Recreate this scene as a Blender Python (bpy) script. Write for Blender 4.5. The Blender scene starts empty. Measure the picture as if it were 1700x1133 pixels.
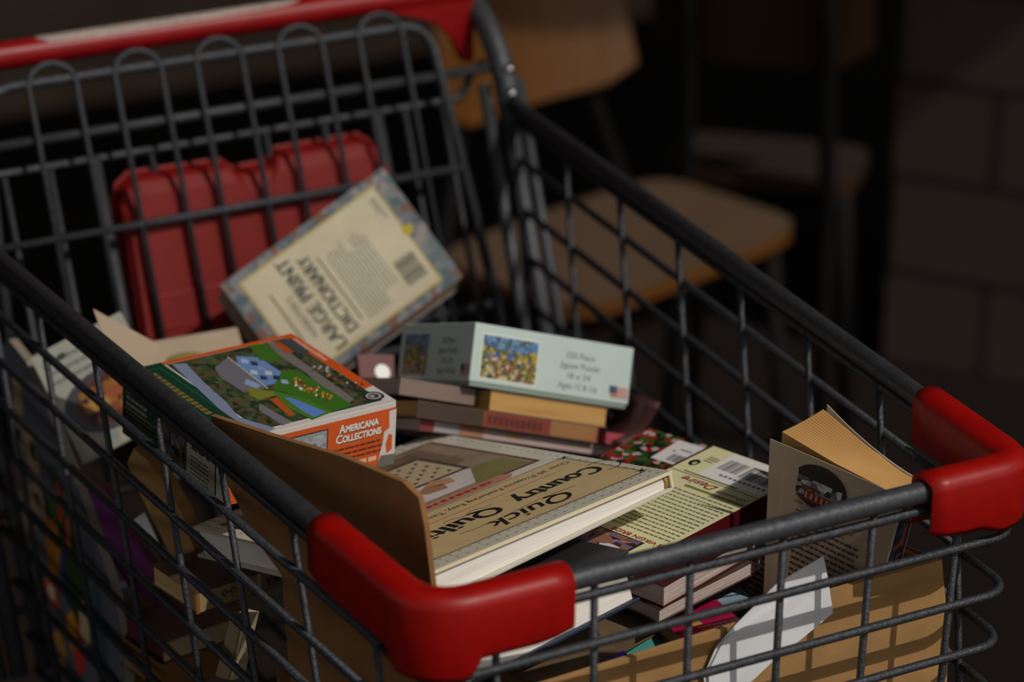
import bpy, math, random
from mathutils import Vector, Matrix
random.seed(7)
S = bpy.context.scene
COL = S.collection
Z0 = 0.86                       # height of the front rim of the cart above the paving

# ------------------------------------------------------------------ camera
cd = bpy.data.cameras.new('camera'); cam = bpy.data.objects.new('camera', cd); COL.objects.link(cam)
cd.sensor_width = 36.0; cd.lens = 5014.9 / 1700 * 36.0
cd.clip_start = 0.05; cd.clip_end = 60
F = Vector((0.44138, 0.80855, -0.38914)); R = Vector((0.87853, -0.47767, 0.00399)); U = Vector((0.18266, 0.34363, 0.92117))
cam.matrix_world = Matrix(((R.x, U.x, -F.x, -0.94333), (R.y, U.y, -F.y, -1.42930), (R.z, U.z, -F.z, 0.85537 + Z0), (0, 0, 0, 1)))
cd.dof.use_dof = True; cd.dof.focus_distance = 2.06; cd.dof.aperture_fstop = 3.9; cd.dof.aperture_blades = 9
S.camera = cam

# ------------------------------------------------------------------ world, sun, exposure
W = bpy.data.worlds.new('World'); S.world = W; W.use_nodes = True
nt = W.node_tree; nt.nodes.clear()
wo = nt.nodes.new('ShaderNodeOutputWorld'); bg = nt.nodes.new('ShaderNodeBackground'); sky = nt.nodes.new('ShaderNodeTexSky')
sky.sky_type = 'NISHITA'; sky.sun_disc = False; sky.sun_elevation = math.radians(42); sky.sun_rotation = math.radians(150)
hsv = nt.nodes.new('ShaderNodeHueSaturation'); hsv.inputs['Saturation'].default_value = 0.45
nt.links.new(sky.outputs[0], hsv.inputs['Color']); wm_ = nt.nodes.new('ShaderNodeVectorMath'); wm_.operation = 'MULTIPLY'; wm_.inputs[1].default_value = (1.06, 0.97, 0.84)
nt.links.new(hsv.outputs[0], wm_.inputs[0]); nt.links.new(wm_.outputs[0], bg.inputs[0]); bg.inputs[1].default_value = 0.125
nt.links.new(bg.outputs[0], wo.inputs[0])
sd = bpy.data.lights.new('sun', 'SUN'); sun = bpy.data.objects.new('sun', sd); COL.objects.link(sun)
SUN_DIR = Vector((-0.46, 1.0, -1.25)).normalized()         # the way the light travels
sun.rotation_euler = SUN_DIR.to_track_quat('-Z', 'Y').to_euler(); sun.location = (3, -4, 5)
sd.energy = 3.7; sd.angle = math.radians(0.6); sd.color = (1.0, 0.93, 0.84)
S.view_settings.view_transform = 'Standard'; S.view_settings.look = 'None'
S.view_settings.exposure = -0.95; S.view_settings.gamma = 1.0; S.view_settings.use_curve_mapping = False

# ------------------------------------------------------------------ materials
def lin(h):
    h = h.lstrip('#'); o = []
    for i in (0, 2, 4):
        v = int(h[i:i+2], 16) / 255
        o.append(v / 12.92 if v <= 0.04045 else ((v + 0.055) / 1.055) ** 2.4)
    return (*o, 1)
MC = {}
def mat(hexc, rough=0.6, metal=0.0, var=0.0, vscale=40, bump=0.0, bscale=200, name=None, spec=0.5, coat=0.0):
    key = (hexc, rough, metal, var, vscale, bump, bscale, spec, coat)
    if key in MC: return MC[key]
    m = bpy.data.materials.new(name or 'paint_' + hexc.lstrip('#')); m.use_nodes = True
    n = m.node_tree; b = n.nodes['Principled BSDF']
    b.inputs['Base Color'].default_value = lin(hexc); b.inputs['Roughness'].default_value = rough
    b.inputs['Metallic'].default_value = metal; b.inputs['Specular IOR Level'].default_value = spec
    b.inputs['Coat Weight'].default_value = coat; b.inputs['Coat Roughness'].default_value = 0.15
    if var or bump: tc = n.nodes.new('ShaderNodeTexCoord')
    if var:
        t = n.nodes.new('ShaderNodeTexNoise'); t.inputs['Scale'].default_value = vscale; t.inputs['Detail'].default_value = 5
        n.links.new(tc.outputs['Object'], t.inputs['Vector'])
        mr = n.nodes.new('ShaderNodeMapRange'); mr.inputs[1].default_value = 0.3; mr.inputs[2].default_value = 0.7
        mr.inputs[3].default_value = 1 - var; mr.inputs[4].default_value = 1 + var
        n.links.new(t.outputs['Fac'], mr.inputs[0])
        hs = n.nodes.new('ShaderNodeHueSaturation'); hs.inputs['Color'].default_value = lin(hexc)
        n.links.new(mr.outputs[0], hs.inputs['Value']); n.links.new(hs.outputs[0], b.inputs['Base Color'])
    if bump:
        t2 = n.nodes.new('ShaderNodeTexNoise'); t2.inputs['Scale'].default_value = bscale; t2.inputs['Detail'].default_value = 3
        n.links.new(tc.outputs['Object'], t2.inputs['Vector'])
        bp = n.nodes.new('ShaderNodeBump'); bp.inputs['Strength'].default_value = bump; bp.inputs['Distance'].default_value = 0.002
        n.links.new(t2.outputs['Fac'], bp.inputs['Height']); n.links.new(bp.outputs[0], b.inputs['Normal'])
    MC[key] = m; return m
def mat_pages(hexc, dark, axis=2, scale=900):
    """paper edges: fine lines across the thickness"""
    key = ('pg', hexc, dark, axis, scale)
    if key in MC: return MC[key]
    m = bpy.data.materials.new('page_edges'); m.use_nodes = True; n = m.node_tree; b = n.nodes['Principled BSDF']
    tc = n.nodes.new('ShaderNodeTexCoord'); mp = n.nodes.new('ShaderNodeMapping')
    sc = [12, 12, 12]; sc[axis] = scale; mp.inputs['Scale'].default_value = sc
    t = n.nodes.new('ShaderNodeTexNoise'); t.inputs['Scale'].default_value = 1; t.inputs['Detail'].default_value = 2
    n.links.new(tc.outputs['Object'], mp.inputs[0]); n.links.new(mp.outputs[0], t.inputs['Vector'])
    r = n.nodes.new('ShaderNodeValToRGB'); r.color_ramp.elements[0].color = lin(dark); r.color_ramp.elements[1].color = lin(hexc)
    r.color_ramp.elements[0].position = 0.3; r.color_ramp.elements[1].position = 0.6
    n.links.new(t.outputs['Fac'], r.inputs[0]); n.links.new(r.outputs[0], b.inputs['Base Color'])
    b.inputs['Roughness'].default_value = 0.85; MC[key] = m; return m
def mat_cells(cols, scale, dist=0.6, rough=0.5, name='printed_pattern'):
    """multi-coloured print: distorted voronoi cells through a stepped ramp"""
    m = bpy.data.materials.new(name); m.use_nodes = True; n = m.node_tree; b = n.nodes['Principled BSDF']
    tc = n.nodes.new('ShaderNodeTexCoord'); ns = n.nodes.new('ShaderNodeTexNoise'); ns.inputs['Scale'].default_value = scale * 0.6
    mx = n.nodes.new('ShaderNodeVectorMath'); mx.operation = 'SCALE'; mx.inputs['Scale'].default_value = dist / scale
    ad = n.nodes.new('ShaderNodeVectorMath'); ad.operation = 'ADD'
    v = n.nodes.new('ShaderNodeTexVoronoi'); v.inputs['Scale'].default_value = scale
    n.links.new(tc.outputs['Object'], ns.inputs['Vector']); n.links.new(ns.outputs['Color'], mx.inputs[0])
    n.links.new(tc.outputs['Object'], ad.inputs[0]); n.links.new(mx.outputs[0], ad.inputs[1]); n.links.new(ad.outputs[0], v.inputs['Vector'])
    sp = n.nodes.new('ShaderNodeSeparateColor'); n.links.new(v.outputs['Color'], sp.inputs[0])
    r = n.nodes.new('ShaderNodeValToRGB'); r.color_ramp.interpolation = 'CONSTANT'
    e = r.color_ramp.elements
    while len(e) < len(cols): e.new(0.5)
    for i, c in enumerate(cols): e[i].position = i / len(cols); e[i].color = lin(c)
    n.links.new(sp.outputs[0], r.inputs[0]); n.links.new(r.outputs[0], b.inputs['Base Color'])
    b.inputs['Roughness'].default_value = rough; return m

WIRE = mat('#36393f', 0.50, 0.30, 0.28, 260, 0.5, 420, 'grey_powder_coat')
RAIL = mat('#43464c', 0.5, 0.4, 0.22, 160, 0.25, 300, 'dark_grey_tube')
RED = mat('#980a05', 0.42, 0, 0.12, 70, 0.05, 60, 'red_plastic', spec=0.35)
RED2 = mat('#78100c', 0.55, 0, 0.08, 40, name='red_seat_plastic', spec=0.25)
CARD = mat('#8e6238', 0.85, 0, 0.10, 60, 0.15, 120, 'cardboard')
CARDL = mat('#a67f4e', 0.85, 0, 0.08, 40, 0.15, 120, 'light_cardboard')
CHROME = mat('#d8dae0', 0.15, 1.0, name='zinc_bolt')

# ------------------------------------------------------------------ mesh helpers
class MB:
    def __init__(s): s.v = []; s.f = []; s.m = []; s.mats = []; s.sm = []
    def mi(s, m):
        if m not in s.mats: s.mats.append(m)
        return s.mats.index(m)
    def add(s, vs, fs, m, smooth=False, M=None):
        b = len(s.v); s.v += [tuple(M @ Vector(p)) if M else tuple(p) for p in vs]; k = s.mi(m)
        for f in fs: s.f.append([b + i for i in f]); s.m.append(k); s.sm.append(smooth)
    def box(s, x0, y0, z0, x1, y1, z1, m, M=None):
        vs = [(x, y, z) for z in (z0, z1) for y in (y0, y1) for x in (x0, x1)]
        s.add(vs, [(0, 2, 3, 1), (4, 5, 7, 6), (0, 1, 5, 4), (2, 6, 7, 3), (0, 4, 6, 2), (1, 3, 7, 5)], m, M=M)
    def hexa(s, p, m):
        """eight corners: four below then four above, each going round"""
        s.add(p, [(3, 2, 1, 0), (4, 5, 6, 7), (0, 1, 5, 4), (1, 2, 6, 5), (2, 3, 7, 6), (3, 0, 4, 7)], m)
    def tube(s, pts, r, m, seg=10, closed=False):
        P = [Vector(p) for p in pts]; n = len(P)
        rr = r if isinstance(r, (list, tuple)) else [r] * n
        t0 = (P[1] - P[0]).normalized(); a = t0.orthogonal().normalized(); vs = []; prev = t0
        for i in range(n):
            if closed: t = (P[(i + 1) % n] - P[i - 1]).normalized()
            elif i == 0: t = t0
            elif i == n - 1: t = (P[-1] - P[-2]).normalized()
            else: t = ((P[i + 1] - P[i]).normalized() + (P[i] - P[i - 1]).normalized()).normalized()
            a = (prev.rotation_difference(t) @ a); a = (a - t * a.dot(t)).normalized(); prev = t; b = t.cross(a)
            for k in range(seg):
                w = 2 * math.pi * k / seg; vs.append(P[i] + (a * math.cos(w) + b * math.sin(w)) * rr[i])
        fs = []
        for i in range(n if closed else n - 1):
            j = (i + 1) % n
            for k in range(seg):
                l = (k + 1) % seg; fs.append((i * seg + k, i * seg + l, j * seg + l, j * seg + k))
        if not closed: fs += [tuple(range(seg))[::-1], tuple((n - 1) * seg + k for k in range(seg))]
        s.add(vs, fs, m, True)
    def prism(s, poly, t, m, M=None, top=None):
        """poly in xy, z from -t to 0"""
        n = len(poly); vs = [(x, y, 0) for x, y in poly] + [(x, y, -t) for x, y in poly]
        s.add(vs, [tuple(range(n, 2 * n))[::-1]] + [(i, i + n, (i + 1) % n + n, (i + 1) % n) for i in range(n)], m, M=M)
        s.add(vs[:n], [tuple(range(n))], top or m, M=M)
    def sweep(s, stations, m, smooth=True):
        """stations: list of equally long closed sections"""
        n = len(stations[0]); vs = [p for st in stations for p in st]; fs = []
        for i in range(len(stations) - 1):
            for k in range(n): fs.append((i * n + k, i * n + (k + 1) % n, (i + 1) * n + (k + 1) % n, (i + 1) * n + k))
        fs += [tuple(range(n))[::-1], tuple((len(stations) - 1) * n + k for k in range(n))]
        s.add(vs, fs, m, smooth)
    def build(s, name, parent=None, bevel=0, M=None, auto=35):
        me = bpy.data.meshes.new(name); me.from_pydata(s.v, [], s.f)
        for m in s.mats: me.materials.append(m)
        me.polygons.foreach_set('material_index', s.m); me.polygons.foreach_set('use_smooth', s.sm); me.update()
        o = bpy.data.objects.new(name, me); COL.objects.link(o)
        if parent: o.parent = parent
        if M is not None: o.matrix_world = M
        if bevel:
            b = o.modifiers.new('bevel', 'BEVEL'); b.width = bevel; b.segments = 2; b.limit_method = 'ANGLE'
        return o
def fillet(pts, r, n=6):
    P = [Vector(p) for p in pts]; out = [P[0]]
    for i in range(1, len(P) - 1):
        a = (P[i - 1] - P[i]); b = (P[i + 1] - P[i]); d = min(r, a.length * .49, b.length * .49)
        p0 = P[i] + a.normalized() * d; p1 = P[i] + b.normalized() * d
        for k in range(n + 1):
            t = k / n; out.append((1 - t) ** 2 * p0 + 2 * t * (1 - t) * P[i] + t * t * p1)
    out.append(P[-1]); return out
def frame(O, X, Y):
    X = Vector(X).normalized(); Y = Vector(Y); Y = (Y - X * Y.dot(X)).normalized(); N = X.cross(Y); O = Vector(O) + Vector((0, 0, Z0))
    return Matrix(((X.x, Y.x, N.x, O.x), (X.y, Y.y, N.y, O.y), (X.z, Y.z, N.z, O.z), (0, 0, 0, 1)))
def tag(o, label, cat, group=None, kind=None):
    if label: o['label'] = label
    if cat: o['category'] = cat
    if group: o['group'] = group
    if kind: o['kind'] = kind
    return o
def thing(name, label, cat, M, group=None):
    o = bpy.data.objects.new(name, None); COL.objects.link(o); o.empty_display_size = 0.03; o.matrix_world = M
    return tag(o, label, cat, group)
def structure(o): o['kind'] = 'structure'; return o
ZI = Matrix.Translation((0, 0, Z0))

# ------------------------------------------------------------------ printing: text, patches, rows of small type
TG = {}
def glyphs(txt):
    if txt in TG: return TG[txt]
    c = bpy.data.curves.new('t', 'FONT'); c.body = txt; c.size = 1; c.resolution_u = 3
    o = bpy.data.objects.new('t', c); COL.objects.link(o)
    bpy.context.view_layer.update()
    e = o.evaluated_get(bpy.context.evaluated_depsgraph_get()); me = e.to_mesh()
    vs = [tuple(v.co) for v in me.vertices]; fs = [tuple(p.vertices) for p in me.polygons]
    e.to_mesh_clear(); bpy.data.objects.remove(o); bpy.data.curves.remove(c)
    xs = [v[0] for v in vs]; TG[txt] = (vs, fs, min(xs), max(xs)); return TG[txt]
class Print:
    """flat printing on one face; axes rel. to the thing: origin o, ax to the right, ay up; rows are ink polygons just proud of the face"""
    def __init__(s, o=(0, 0, 0), ax=(1, 0, 0), ay=(0, 1, 0)):
        s.o = Vector(o); s.ax = Vector(ax); s.ay = Vector(ay); s.n = s.ax.cross(s.ay); s.mb = MB()
    def P(s, x, y, l): return s.o + s.ax * x + s.ay * y + s.n * (0.00012 + 0.00009 * l)
    def poly(s, pts, m, l=0): s.mb.add([s.P(x, y, l) for x, y in pts], [tuple(range(len(pts)))], m)
    def rect(s, x0, y0, x1, y1, m, l=0): s.poly([(x0, y0), (x1, y0), (x1, y1), (x0, y1)], m, l)
    def oval(s, cx, cy, rx, ry, m, l=0, a0=0, a1=360, n=28):
        s.poly([(cx + rx * math.cos(math.radians(a0 + (a1 - a0) * k / n)), cy + ry * math.sin(math.radians(a0 + (a1 - a0) * k / n))) for k in range(n)], m, l)
    def text(s, txt, x, y, w, hgt, m, l=1, rot=0, shear=0.0, bold=0.0):
        """baseline start x,y; w total width; hgt size"""
        vs, fs, a, b = glyphs(txt); k = w / (b - a); c, d = math.cos(math.radians(rot)), math.sin(math.radians(rot))
        for off in (((0, 0), (bold * .5, 0), (bold, 0)) if bold > .0007 else ((0, 0), (bold, 0), (0, bold), (bold, bold))) if bold else ((0, 0),):
            out = []
            for vx, vy, _ in vs:
                px = (vx - a) * k + vy * hgt * shear + off[0]; py = vy * hgt + off[1]
                out.append(s.P(x + px * c - py * d, y + px * d + py * c, l + (0.12 if off[0] else 0) + (0.2 if off[1] else 0)))
            s.mb.add(out, fs, m)
    def rows(s, x0, y0, x1, y1, n, m, l=1, fill=0.4, rot=0, ragged=0.15, word=(0.002, 0.006)):
        """rows of illegible small type as word-long dashes, first row at y0"""
        for i in range(n):
            y = y0 + (y1 - y0) * i / max(1, n - 1); h = abs(y1 - y0) / max(1, n - 1) * fill; x = x0
            end = x1 - (x1 - x0) * ragged * random.random()
            while x < end:
                wl = random.uniform(*word); e = min(x + wl, end); s.rect(x, y - h / 2, e, y + h / 2, m, l); x = e + 0.0009
    def line(s, pts, w, m, l=1):
        for (x0, y0), (x1, y1) in zip(pts, pts[1:]):
            L = math.hypot(x1 - x0, y1 - y0) or 1; nx, ny = -(y1 - y0) / L * w / 2, (x1 - x0) / L * w / 2
            s.poly([(x0 + nx, y0 + ny), (x0 - nx, y0 - ny), (x1 - nx, y1 - ny), (x1 + nx, y1 + ny)], m, l)
    def mosaic(s, x0, y0, x1, y1, nx, ny, pick, l=1, jit=0.45, seed=1):
        rd = random.Random(seed); dx, dy = (x1 - x0) / nx, (y1 - y0) / ny
        g = [[(x0 + i * dx + (rd.uniform(-jit, jit) * dx if 0 < i < nx else 0), y0 + j * dy + (rd.uniform(-jit, jit) * dy if 0 < j < ny else 0)) for j in range(ny + 1)] for i in range(nx + 1)]
        for i in range(nx):
            for j in range(ny):
                s.poly([g[i][j], g[i + 1][j], g[i + 1][j + 1], g[i][j + 1]], mat(pick((i + .5) / nx, (j + .5) / ny, rd), 0.45), l)
    def barcode(s, x0, y0, x1, y1, m, l=1, seed=3):
        rd = random.Random(seed); x = x0
        while x < x1:
            w = rd.choice((0.0004, 0.0006, 0.0009)); s.rect(x, y0, min(x + w, x1), y1, m, l); x += w + rd.choice((0.0004, 0.0006, 0.0008))
    def build(s, parent, name='cover_print'): return s.mb.build(name, parent)

# ------------------------------------------------------------------ books and boxes
PAGE_T = mat_pages('#d8b377', '#a8824c'); PAGE_W = mat_pages('#f0ece6', '#e4ddd4'); PAGE_P = mat_pages('#d6c4bd', '#a8958d')
def body(root, w, h, t, cover, pages, spine='L', ct=0.0006, ins=0.0012, spine_m=None, back_m=None, dt=0.0, bevel=0.0):
    """front board on z=0 over 0..w, 0..h, block below; spine on side L R B T; dt thickens the side opposite the spine"""
    i0x, i1x, i0y, i1y = ins, w - ins, ins, h - ins
    if spine == 'L': i0x = ct
    if spine == 'R': i1x = w - ct
    if spine == 'B': i0y = ct
    if spine == 'T': i1y = h - ct
    def tt(x, y):
        f = {'L': x / w, 'R': 1 - x / w, 'B': y / h, 'T': 1 - y / h}[spine]; return t + dt * f
    c = MB(); c.box(0, 0, -ct, w, h, 0, cover)
    c.build('front_cover', root, bevel); c = MB(); bm = back_m or cover
    c.hexa([(0, 0, -tt(0, 0)), (w, 0, -tt(w, 0)), (w, h, -tt(w, h)), (0, h, -tt(0, h)), (0, 0, -tt(0, 0) + ct), (w, 0, -tt(w, 0) + ct), (w, h, -tt(w, h) + ct), (0, h, -tt(0, h) + ct)], bm)
    o = c.build('back_cover', root, bevel)
    sp = MB(); q = {'L': (0, 0, ct, h), 'R': (w - ct, 0, w, h), 'B': (0, 0, w, ct), 'T': (0, h - ct, w, h)}[spine]
    sp.box(q[0], q[1], -t + ct, q[2], q[3], -ct, spine_m or cover); sp.build('spine', root)
    p = MB(); X = [(i0x, i0y), (i1x, i0y), (i1x, i1y), (i0x, i1y)]
    p.hexa([(x, y, -tt(x, y) + ct) for x, y in X] + [(x, y, -ct) for x, y in X], pages); p.build('page_block', root)
    return o
def book(name, label, cat, O, X, Y, w, h, t, cover, pages=PAGE_T, group=None, **k):
    r = thing(name, label, cat, frame(O, X, Y), group); body(r, w, h, t, cover, pages, **k); return r
def carton(root, w, h, t, side, top, lid=0.8):
    """puzzle box: a lid over a slightly narrower base"""
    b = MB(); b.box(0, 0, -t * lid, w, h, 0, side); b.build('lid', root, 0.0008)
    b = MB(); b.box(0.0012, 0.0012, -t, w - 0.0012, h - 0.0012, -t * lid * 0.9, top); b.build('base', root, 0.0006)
#@@CART
# ================================================================== the shopping cart
cart = thing('shopping_cart', 'grey wire shopping cart with red plastic handle and corners, filled with books', 'shopping cart', Matrix.Translation((0, 0.4, 0)))
CM = ZI                                                     # cart meshes are laid out from the middle of the front rim
def cpart(mb, name, parent=None, bevel=0): return mb.build(name, parent or cart, bevel, M=CM)
SX, TP, RZ, LY = 0.0396, 0.0575, 0.0188, 0.2223
def rimx(y): return 0.22 + TP * y
T22 = math.tan(math.radians(22))
YB = 0.80
# rim rail
def rimpts(dz=0.0, dx=0.0, rr=0.026):
    return fillet([(-rimx(YB) + dx, YB, RZ * YB + dz), (-0.22 + dx, 0, dz), (0.22 - dx, 0, dz), (rimx(YB) - dx, YB, RZ * YB + dz)], rr, 10)
m = MB(); m.tube(rimpts(), 0.0075, RAIL, 14); cpart(m, 'rim_rail')
m = MB(); m.tube(rimpts(-0.0135, -0.001), 0.0034, WIRE, 8); cpart(m, 'rim_wire')
HS = [0.0465, 0.0893, 0.1287, 0.170, 0.211, 0.252, 0.293, 0.335, 0.362]
HB = 0.362
def side_pt(sg, y, h, out=0.0): return (sg * (rimx(y) - SX * h + out), y, RZ * y - h)
# front grid: verticals and the crosswise wires that wrap both corners
m = MB()
for k in range(6):
    x = -0.1742 + 0.0696 * k
    m.tube([(x, 0.0, -0.004), (x * (1 - SX * HB / 0.22), 0.016 * HB, -HB)], 0.0026, WIRE, 8)
for h in HS:
    xc = 0.22 - SX * h + 0.003
    p = fillet([(-xc - TP * 0.055, 0.055, -h), (-xc, -0.004 + 0.016 * h, -h), (xc, -0.004 + 0.016 * h, -h), (xc + TP * 0.055, 0.055, -h)], 0.024, 7)
    m.tube(p, 0.0031, WIRE, 8)
cpart(m, 'front_grid')
for sg in (-1, 1):
    m = MB()
    for n in range(8):
        y0 = 0.0754 + 0.101 * n; y1 = max(y0 - LY * HB, 0.012)
        if y0 > 0.79: continue
        a = side_pt(sg, y0, 0.004); b = (sg * (rimx(y0) - SX * HB), y1, RZ * y0 - HB); m.tube([a, b], 0.0026, WIRE, 8)
    for h in HS:
        yb = YB - h * T22; m.tube([side_pt(sg, 0.055, h, 0.003), side_pt(sg, yb, h, 0.003)], 0.0031, WIRE, 8)
    cpart(m, 'side_grid')
# floor grid
m = MB()
for k in range(11):
    x = -0.2 + 0.04 * k; m.tube([(x, 0.006, -HB), (x * 1.15, YB - HB * T22, RZ * .65 - HB)], 0.0026, WIRE, 6)
for k in range(8):
    y = 0.02 + 0.088 * k; xx = rimx(y) - SX * HB; m.tube([(-xx, y, -HB + RZ * y), (xx, y, -HB + RZ * y)], 0.003, WIRE, 6)
cpart(m, 'floor_grid')
# back: leaning frame posts, back grid, gate
s22, c22 = math.sin(math.radians(22)), math.cos(math.radians(22))
def G(x, s, off=0.0): return (x, YB + s * s22 + off, 0.02 + s * c22)
for sg in (-1, 1):
    for x0, x1, r in ((0.247, 0.240, 0.0058), (0.266, 0.262, 0.0075), (0.281, 0.277, 0.0048)):
        m = MB(); m.tube([G(sg * x0, 0.012), G(sg * x1, -0.40)], r, RAIL, 12); cpart(m, 'frame_post')
m = MB(); OB = 0.026
for x, r in ((-0.19, .0028), (-0.150, .0028), (-0.111, .0062), (-0.06, .0028), (-0.005, .0028), (0.045, .0028), (0.10, .0028), (0.150, .0062), (0.178, .0028), (0.215, .0028)):
    m.tube([G(x, -0.004, OB), G(x, -0.40, OB)], r, WIRE, 8)
m.tube(fillet([G(-0.262, 0.022, OB), G(-0.244, 0.018, OB - .01), G(-0.236, -0.006, OB), G(0.236, -0.006, OB), G(0.243, 0.018, OB - .01), G(0.262, 0.022, OB)], 0.012), 0.0036, WIRE, 8)
for s in (-0.19, -0.28, -0.36): m.tube([G(-0.26, s, OB), G(0.26, s, OB)], 0.0042, WIRE, 8)
cpart(m, 'back_grid')
m = MB()
for cx in (-0.144, -0.069, 0.004, 0.079, 0.155):
    p = [G(cx - 0.0205, -0.205)] + [G(cx - 0.0205 * math.cos(math.pi * k / 12), 0.070 + 0.0175 * math.sin(math.pi * k / 12)) for k in range(13)] + [G(cx + 0.0205, -0.205)]
    m.tube([(q[0], q[1] - 0.004, q[2]) for q in p], 0.0027, WIRE, 8)
m.tube(fillet([G(-0.225, -0.215), G(-0.203, 0.072), G(0.203, 0.072), G(0.225, -0.215)], 0.028, 8), 0.0046, WIRE, 10)
for s, x0, x1, r in ((0.024, -0.262, 0.262, 0.0047), (-0.055, -0.213, 0.213, 0.0036), (-0.20, -0.222, 0.222, 0.0036)):
    m.tube([G(x0, s, -0.0045 if s < 0 else .004), G(x1, s, -0.0045 if s < 0 else .004)], r, WIRE, 8)
cpart(m, 'seat_gate')
# red folding panel behind the gate
m = MB()
A = [(-0.104, -0.168), (-0.1, -0.045), (-0.094, -0.032), (-0.082, -0.024), (0.0, -0.026), (0.008, -0.034), (0.04, -0.034), (0.047, -0.024), (0.130, -0.024), (0.142, -0.033), (0.147, -0.05), (0.140, -0.168)]
for off, inset in ((0, 0),):
    n = len(A); f1 = [G(x, s, 0.012) for x, s in A]; cx, cs = 0.02, -0.1
    f0 = [G(x + (0.006 if x < cx else -0.006), s - (0.014 if s > -.1 else -.004), 0.0045) for x, s in A]; f2 = [G(x, s, 0.030) for x, s in A]
    vs = f0 + f1 + f2; fs = [tuple(range(n))]
    fs += [(i, (i + 1) % n, n + (i + 1) % n, n + i) for i in range(n)] + [(n + i, n + (i + 1) % n, 2 * n + (i + 1) % n, 2 * n + i) for i in range(n)] + [tuple(range(2 * n, 3 * n))[::-1]]
    m.add(vs, fs, RED2)
flap = cpart(m, 'child_seat_panel', bevel=0.003)
m = MB(); m.hexa([G(-0.092, -0.150, .003), G(0.132, -0.150, .003), G(0.132, -0.150, .006), G(-0.092, -0.150, .006), G(-0.092, -0.118, .003), G(0.132, -0.118, .003), G(0.132, -0.118, .006), G(-0.092, -0.118, .006)], RED2)
cpart(m, 'panel_rib', flap, 0.0015)
flap['label'] = 'red plastic child seat panel'
# handle
HY, HZ = 0.866, 0.101
REDH = mat('#8a0a10', 0.4, 0, 0.08, 50, name='handle_plastic', spec=.35)
m = MB(); m.tube([(-0.262, HY, HZ), (-0.25, HY, HZ), (0.246, HY, HZ), (0.262, HY, HZ)], [0.0105, 0.0118, 0.0118, 0.0105], REDH, 20); hb = cpart(m, 'handle_bar'); hb['label'] = 'red plastic handle bar'
m = MB(); LS = mat('#a89a92', 0.6, 0, 0.25, 200, name='worn_label')
st = []
for x, w0, w1 in ((-0.141, 60, 78), (-0.132, 28, 90), (-0.09, 22, 92), (-0.03, 26, 88), (0.03, 30, 92), (0.085, 38, 90), (0.098, 58, 84)):
    a = []
    for k in range(7):
        w = math.radians(w0 + 20 + (w1 + 30 - w0) * k / 6); a.append((x, HY - math.cos(w) * 0.0122, HZ + math.sin(w) * 0.0122))
    for k in range(6, -1, -1):
        w = math.radians(w0 + 20 + (w1 + 30 - w0) * k / 6); a.append((x, HY - math.cos(w) * 0.0112, HZ + math.sin(w) * 0.0112))
    st.append(a)
m.sweep(st, LS); ls = cpart(m, 'label_strip', hb); ls['label'] = 'worn pale label strip'
for sg in (-1, 1):
    m = MB(); m.tube(fillet([(sg * .266, .785, -.01), (sg * .266, .80, .035), (sg * .268, .832, .070), (sg * .268, .868, .088), (sg * .268, .93, .102)], 0.02), 0.0105, RAIL, 14); cpart(m, 'handle_arm')
    m = MB(); pl = [(.180, .0935), (.262, .0935), (.262, .066), (.262, .036), (.252, .037), (.243, .058), (.224, .078)]
    Mx = Matrix(((sg, 0, 0, 0), (0, 0, -1, .852), (0, 1, 0, 0), (0, 0, 0, 1)))
    m.prism(pl, 0.012, REDH, M=Mx); o = cpart(m, 'handle_bracket', bevel=0.002); o['label'] = 'red plastic bracket under the handle'
    for (yy, zz) in ((.790, .050), (.786, .029)):
        m = MB(); m.tube([(sg * .2585, yy - .008, zz), (sg * .2585, yy - .0135, zz - .001)], [0.0050, 0.0034], CHROME, 12); o = cpart(m, 'bolt'); o['label'] = 'shiny bolt head'
# red corner bumpers
def bumper(sg, xe, ye, drop):
    path = [(sg * xe, 0, 0)] + [tuple(p) for p in fillet([(sg * xe, 0, 0), (sg * .2205, 0, 0), (sg * rimx(ye), ye, RZ * ye)], 0.032 if sg < 0 else 0.022, 12)[1:]]
    # denser straight runs
    P = [Vector(p) for p in path]; Q = []
    for a, b in zip(P, P[1:]):
        k = max(1, int((b - a).length / 0.012)); Q += [a + (b - a) * i / k for i in range(k)]
    Q.append(P[-1]); st = []; L = len(Q)
    cs = [(Q[i] - Vector((sg * .22, 0, 0))).length for i in range(L)]
    for i, q in enumerate(Q):
        t = (Q[min(i + 1, L - 1)] - Q[max(i - 1, 0)]).normalized(); nrm = Vector((t.y, -t.x, 0)) * sg; nrm.normalize()
        if nrm.dot(q - Vector((0, .4, q.z))) < 0: nrm = -nrm
        c = min(1, max(0, (0.0305 - cs[i]) / 0.006)); c = c * c * (3 - 2 * c)
        d = 0.031 + drop * c
        e = min(i, L - 1 - i); d -= {0: 0.005, 1: 0.0015}.get(e, 0)
        sec = [(.0125, -d + .003), (.0128, .003), (.0115, .0075), (.008, .0108), (.003, .0125), (-.003, .0125), (-.008, .0108), (-.0115, .0075), (-.0125, .003), (-.0125, -.027), (-.0098, -.027), (-.0096, .002), (-.005, .0085), (.005, .0085), (.0098, .002), (.0098, -d), (.0112, -d - .001)]
        st.append([q + nrm * a + Vector((0, 0, z)) for a, z in sec])
    m = MB(); m.sweep(st, RED); o = cpart(m, 'corner_bumper'); o['label'] = 'red plastic corner guard over the rim'
    return o
bumper(-1, 0.125, 0.128, 0.013); bumper(1, 0.142, 0.112, 0.005)
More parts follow.
